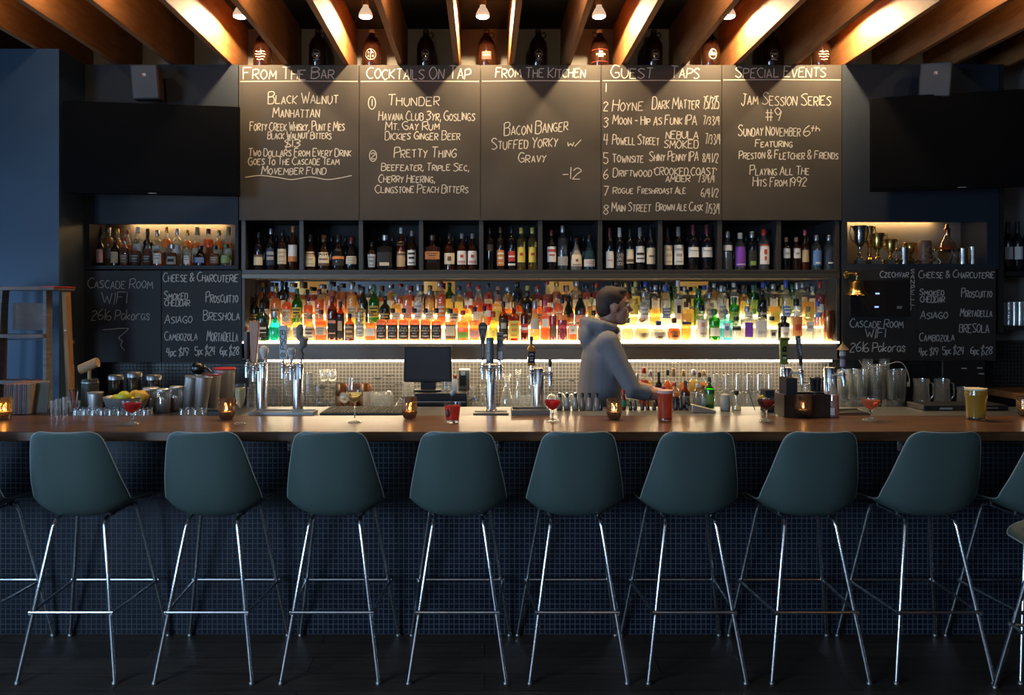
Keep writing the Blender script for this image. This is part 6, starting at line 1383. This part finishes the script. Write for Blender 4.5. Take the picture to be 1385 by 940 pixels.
# ------------------------------------------------------------------ drinks and candles on the walnut counter
ZK = 1.0712
def yk(py): return F*(H-ZK)/(py-CY)
def drink_coupe(px, py, ytop, col, label, garnish=None, rw=13):
    Y = yk(py-1.5); h = PZ(ytop, Y)-ZK; r = rw/F*Y
    t = thing('coupe_glass', label, 'cocktail', (PX(px, Y), Y, ZK))
    MB().lathe([(.005, .46*h), (r*.55, .54*h), (r*.9, .72*h), (r, .9*h), (r*.97, h)], 28, caps=False).build('bowl', drink_glass, t)
    MB().lathe([(.004, .475*h), (r*.52, .555*h), (r*.86, .73*h), (r*.95, .88*h)], 26).build('drink', liquid('drink_'+str(col), col, .55), t)
    MB().lathe([(.010, .04*h), (.0055, .10*h), (.0055, .26*h), (.009, .30*h), (.005, .36*h), (.008, .46*h)], 12).build('stem', stem_glass, t)
    MB().lathe([(r*.80, 0), (r*.82, .003), (r*.4, .010), (.010, .045*h)], 24).build('foot', clear, t)
    if garnish: MB().tube([(-r*.95, -.01, .98*h), (-r*.5, -.012, 1.03*h), (-r*.35, -.01, .95*h), (.0, -.01, .96*h)], [.006, .009, .008, .003], 8).build('peel', mat('orange_peel', (.65, .30, .04), .5), t)
    return t
drink_coupe(178.5, 575, 541.5, (.80, .04, .05), 'coupe of bright red cocktail in front of the fruit bowl')
drink_coupe(747.5, 571, 537.5, (.70, .03, .04), 'coupe of red cocktail in front of the whisky bottle tap', rw=11.5)
drink_coupe(1036, 571, 537, (.16, .012, .012), 'coupe of dark red cocktail with orange peel beside the caddy', True, 12)
drink_coupe(1177.5, 570, 537, (.85, .28, .12), 'coupe of pale orange cocktail below the wifi chalkboard', None, 12.5)
Y = yk(573); t = thing('flute_glass', 'tall flute of pale sparkling drink beside the smoky candle', 'cocktail', (PX(325, Y), Y, ZK)); h = PZ(519, Y)-ZK
MB().lathe([(.006, .38*h), (.018, .5*h), (.026, .72*h), (.025, h)], 22, caps=False).build('bowl', drink_glass, t); MB().lathe([(.005, .40*h), (.0165, .505*h), (.0245, .72*h), (.0245, .90*h)], 20).build('drink', liquid('pale_fizz', (.78, .76, .58), .45), t)
MB().lathe([(.004, .03*h), (.004, .36*h), (.007, .40*h)], 10).build('stem', stem_glass, t); MB().lathe([(.030, 0), (.031, .003), (.006, .03*h)], 22).build('foot', clear, t)
MB().lathe([(.016, -.003), (.016, .003)], 16, caps=True).build('lime_wheel', mat('lime', (.40, .50, .10), .5), t).location = (.006, -.018, .86*h); t.children[-1].rotation_euler = (R(80), R(20), 0)
Y = yk(571.5); t = thing('wine_glass', 'glass of white wine standing on the counter before the copper mugs', 'wine', (PX(479.8, Y), Y, ZK)); h = PZ(510, Y)-ZK
MB().lathe([(.005, .42*h), (.028, .50*h), (.039, .64*h), (.039, .74*h), (.034, h)], 28, caps=False).build('bowl', drink_glass, t); MB().lathe([(.005, .435*h), (.027, .51*h), (.037, .63*h), (.0375, .66*h)], 26).build('drink', liquid('white_wine', (.86, .74, .36), .18), t)
MB().lathe([(.0035, .04*h), (.0035, .40*h), (.007, .43*h)], 12).build('stem', stem_glass, t); MB().lathe([(.036, 0), (.037, .002), (.012, .010), (.004, .045*h)], 26).build('foot', clear, t)
Y = yk(571.5); t = thing('rocks_glass', 'rocks glass of pink-red cocktail with a dark stirrer below the register', 'cocktail', (PX(612, Y), Y, ZK)); h = PZ(545, Y)-ZK
MB().lathe([(.034, .016), (.038, .6*h), (.0425, h)], 24, caps=False).build('glass_wall', drink_glass, t); MB().lathe([(.031, 0), (.034, .004), (.034, .015)], 24).build('glass_base', stem_glass, t); MB().lathe([(.0325, .016), (.037, .6*h), (.040, .86*h)], 24).build('drink', liquid('pink_red', (.85, .10, .07), .6), t)
MB().ball((-.022, -.030, .52*h), (.012, .006, .022), 12, 8).build('plum_slice', mat('dark_fruit', (.10, .02, .02), .4), t)
MB().tube([(-.008, -.01, .5*h), (-.004, .0, h+.05)], .0028, 7).build('stirrer', black, t); MB().tube([(-.006, -.01, h+.04), (.012, -.005, h+.062)], [.008, .010], 8).build('charm', mat('pale_blue_grey', (.3, .36, .45), .4), t)
def pint(px, py, ytop, col, rw, bw, label, foam=.10, nonic=False):
    Y = yk(py-1.5); h = PZ(ytop, Y)-ZK; r, b = rw/F*Y, bw/F*Y
    t = thing('beer_glass', label, 'beer', (PX(px, Y), Y, ZK))
    pr = [(b, .014), (b*1.02, .05*h), (b+(r-b)*.62, .66*h)]+([(r*1.0, .74*h), (r*1.02, .80*h), (r*.97, .86*h)] if nonic else [(b+(r-b)*.8, .8*h)])+[(r, h)]
    MB().lathe(pr, 26, caps=False).build('glass_wall', drink_glass, t); MB().lathe([(b*.92, 0), (b, .003), (b, .013)], 26).build('glass_base', stem_glass, t)
    q = [(a*.955, z) for a, z in pr]; 
    MB().lathe(q[:-1]+[(r*.955, (1-foam)*h)], 26).build('drink', liquid('beer_'+str(col), col, .5), t)
    MB().lathe([(r*.955, (1-foam)*h+.0005), (r*.96, .985*h), (r*.7, .995*h)], 26).build('foam', mat('foam_'+str(col), tuple(.5*c+.42 for c in col), .8), t)
pint(899.5, 570.5, 527, (.78, .16, .05), 11.3, 9.3, 'pint of red beer with pale foam on the counter', .11)
pint(1320, 568.5, 524.5, (.88, .62, .07), 14, 11.4, 'pint of golden beer with thin foam at the dark end of the counter', .07, True)
hot = emis('candle_flame', (1, .62, .22), 26)
def candle(px, py, ytop, rw, tint, label):
    Y = yk(py-1.5); h = PZ(ytop, Y)-ZK; r = rw/F*Y
    t = thing('candle_holder', label, 'candle', (PX(px, Y), Y, ZK))
    MB().lathe([(r*.62, .002), (r*.72, .006), (r*.94, .28*h), (r, .5*h), (r*.99, h), (r*.93, h), (r*.92, .45*h), (r*.6, .018)], 16).build('glass_cup', thin_glass('candle_glass_'+str(tint), tint, .12, .6), t, smooth=20)
    mb = MB()
    for k in range(16):
        a = 2*pi*k/16; c, s = cos(a), sin(a); mb.tube([(c*r*.64, s*r*.64, .003), (c*r*.80, s*r*.80, .12*h), (c*r*.985, s*r*.985, .36*h)], .0016, 5)
    mb.build('ribbed_pattern', thin_glass('candle_rib_'+str(tint), tuple(c*.7 for c in tint), .3, .7), t)
    MB().lathe([(r*.58, .019), (r*.60, .022), (r*.60, .36*h), (r*.2, .37*h)], 18).build('wax', mat('candle_wax', (.75, .55, .32), .6), t)
    MB().lathe([(.0005, .40*h), (.005, .45*h), (.0055, .50*h), (.003, .58*h), (.0004, .68*h)], 12).build('flame', hot, t)
    light('candle_light', 'POINT', (0, 0, .62*h), E_CANDLE, (1, .52, .18), .008, parent=t)
candle(5, 568.5, 538, 11, (.85, .68, .45), 'amber lit candle holder at the ladder end of the counter')
candle(306.5, 568.5, 538.5, 11.3, (.62, .52, .46), 'smoky lit candle holder beside the flute')
candle(554, 568, 537.5, 10.5, (.60, .50, .40), 'ribbed lit candle holder beneath the register screen')
candle(830.5, 568.5, 539, 10.5, (.55, .50, .46), 'smoky lit candle holder in front of the barman')
candle(1086.5, 566, 535, 11.2, (.42, .37, .35), 'dark smoky lit candle holder before the napkin caddy')
candle(1386.5, 564.5, 536, 10.5, (.55, .50, .46), 'smoky candle holder cut off past the golden beer')

# ------------------------------------------------------------------ the barman
def join_body(name, mb, m, parent, voxel, smooth=4):
    o = mb.build(name, m, parent, smooth=0)
    r = o.modifiers.new('one_surface', 'REMESH'); r.mode = 'VOXEL'; r.voxel_size = voxel; r.use_smooth_shade = True
    s = o.modifiers.new('soft', 'SMOOTH'); s.iterations = smooth; s.factor = .5
    return o
skin = mat('skin', (.42, .22, .155), .5, noise=.06, nscale=20); hood_m = mat('grey_hoodie', (.17, .175, .195), .9, noise=.12, nscale=60, bump=.3); jeans = mat('dark_jeans', (.02, .025, .04), .85); hair_m = mat('short_brown_hair', (.022, .013, .009), .7, noise=.5, nscale=90, bump=.8)
PXX, PYY = .76, 4.84
man = thing('person', 'man in a grey hooded sweatshirt working behind the bar, facing the golden beer', 'person', (PXX, PYY, 0))
hx, hz = .045, 1.655      # head centre: forward of the trunk
b = MB()
b.ball((hx-.012, 0, hz+.018), (.094, .076, .094), 20, 14)                       # skull
b.ball((hx+.030, 0, hz-.045), (.058, .056, .070), 18, 12)                       # face
b.ball((hx+.045, 0, hz-.092), (.036, .038, .026), 14, 10)                       # chin
b.ball((hx+.072, 0, hz+.022), (.022, .050, .016), 12, 8)                        # brow
b.tube([(hx+.085, 0, hz+.008), (hx+.108, 0, hz-.026), (hx+.088, 0, hz-.034)], [.009, .014, .012], 10)   # nose
b.ball((hx+.083, 0, hz-.056), (.012, .024, .007), 12, 8); b.ball((hx+.081, 0, hz-.068), (.012, .022, .008), 12, 8)   # lips
for s in (-1, 1):
    b.ball((hx-.008, s*.078, hz-.012), (.020, .010, .032), 12, 8)               # ears
    b.ball((hx+.052, s*.040, hz-.022), (.026, .020, .022), 12, 8)               # cheeks
b.tube([(hx-.025, 0, hz-.05), (hx-.040, 0, hz-.13), (hx-.055, 0, hz-.20)], [.056, .056, .070], 16)       # neck
sh_z, hand = 1.43, {}
for s, (elb, wr) in ((-1, ((.115, -.265, 1.155), (.335, -.20, 1.115))), (1, ((.10, .26, 1.16), (.315, .16, 1.125)))):
    sho = (-.015, s*.185, sh_z)
    fw = tuple(a+(c-a)*.45 for a, c in zip(elb, wr))
    b.tube([sho, tuple((a+c)/2 for a, c in zip(sho, elb)), elb, fw, wr], [.045, .043, .038, .036, .025], 14)
    # palm along the forearm direction
    from mathutils import Vector as V
    d = (V(wr)-V(elb)).normalized(); side = d.cross(V((0, 0, 1))).normalized(); up_ = side.cross(d)
    pw = V(wr)
    for k in range(5):
        b.ball(tuple(pw+d*(.018+.017*k)), (.022, .030+.002*min(k, 3), .014), 12, 8)
    for k, (ln, off) in enumerate(((.072, -.030), (.080, -.010), (.075, .010), (.060, .029))):
        p0 = pw+d*.080+side*off; p1 = p0+d*ln*.42-up_*.006; p2 = p1+d*ln*.30-up_*.020; p3 = p2+d*ln*.16-up_*.024
        b.tube([tuple(pw+d*.05+side*off*.9), tuple(p0), tuple(p1), tuple(p2), tuple(p3)], [.010, .0095, .009, .0082, .0065], 8)
    ts = -s  # thumb on the inner side
    q0 = pw+d*.022-side*(.022*s*-1 if False else -.022*ts*-1); sgn = 1 if side.y*s < 0 else -1
    q0 = pw+d*.022+side*.024*sgn; q1 = q0+d*.030+side*.022*sgn-up_*.008; q2 = q1+d*.028+side*.004*sgn-up_*.008
    b.tube([tuple(q0), tuple(q1), tuple(q2)], [.013, .011, .008], 8)
# trunk and legs under the clothes
b.rings([(-.05, 0, .86, .10, .15), (-.04, 0, 1.0, .09, .14), (-.03, 0, 1.2, .10, .155), (-.025, 0, 1.36, .10, .17), (-.03, 0, 1.46, .06, .10)])
for s in (-1, 1): b.tube([(-.05, s*.085, .90), (-.02, s*.10, .50), (-.045, s*.105, .10), (-.035, s*.105, .05)], [.082, .055, .040, .042], 14)
join_body('body', b, skin, man, .0062, 3)
c = MB()   # sweatshirt
c.rings([(-.05, 0, .90, .128, .178), (-.05, 0, .935, .138, .188), (-.045, 0, 1.05, .140, .186), (-.035, 0, 1.2, .138, .196), (-.03, 0, 1.34, .128, .205), (-.03, 0, 1.42, .108, .195), (-.032, 0, 1.475, .075, .13), (-.035, 0, 1.505, .055, .08)])
for s, elb, wr in ((-1, (.115, -.265, 1.155), (.335, -.20, 1.115)), (1, (.10, .26, 1.16), (.315, .16, 1.125))):
    sho = (-.02, s*.178, sh_z); m_ = tuple((a+e)/2 for a, e in zip(sho, elb)); fe = tuple(a+(e-a)*.42 for a, e in zip(elb, wr))
    c.ball(sho, (.075, .065, .07), 14, 10); c.tube([(-.02, s*.13, sh_z+.01), sho, m_, elb, fe], [.075, .068, .060, .054, .046], 16)
c.tube([(.055, -.06, 1.495), (.030, -.085, 1.52), (-.04, -.105, 1.535), (-.10, -.07, 1.545), (-.125, 0, 1.55), (-.10, .07, 1.545), (-.04, .105, 1.535), (.03, .085, 1.52), (.055, .06, 1.495)], [.020, .028, .034, .040, .044, .040, .034, .028, .020], 12)   # hood lying on the neck
c.ball((-.125, 0, 1.47), (.050, .10, .085), 16, 10)
hd = join_body('hooded_sweatshirt', c, hood_m, man, .010, 4)
for s in (-1, 1): MB().tube([(.060, s*.030, 1.50), (.092, s*.034, 1.44), (.100, s*.036, 1.36)], .003, 6).build('drawstring', mat('pale_cord', (.5, .5, .5), .8), hd)
tr = MB()
tr.rings([(-.05, 0, .80, .128, .172), (-.05, 0, .90, .122, .170), (-.05, 0, .96, .112, .160)])
for s in (-1, 1): tr.tube([(-.05, s*.088, .88), (-.035, s*.095, .70), (-.02, s*.10, .50), (-.045, s*.105, .09)], [.098, .085, .068, .055], 16)
join_body('trousers', tr, jeans, man, .012, 3)
for s in (-1, 1):
    MB().rings([(.015, s*.105, .001, .135, .048), (.015, s*.105, .035, .133, .047), (-.01, s*.105, .065, .095, .045), (-.04, s*.105, .10, .055, .045)]).build('shoe', black, man)
hr = MB()
hr.ball((hx-.022, 0, hz+.040), (.095, .081, .086), 20, 14); hr.ball((hx-.055, 0, hz-.005), (.062, .074, .075), 16, 10); hr.ball((hx+.030, 0, hz+.088), (.050, .060, .032), 14, 8)
for s in (-1, 1): hr.ball((hx-.002, s*.070, hz+.020), (.020, .012, .030), 10, 6)
join_body('hair', hr, hair_m, man, .008, 2)
for s in (-1, 1):
    MB().ball((hx+.078, s*.031, hz+.003), (.010, .011, .009), 12, 8).build('eye', mat('eye_white', (.6, .58, .55), .2), man)
    MB().tube([(hx+.080, s*.018, hz+.022), (hx+.080, s*.034, hz+.026), (hx+.066, s*.052, hz+.020)], [.004, .0045, .003], 8).build('eyebrow', hair_m, man)
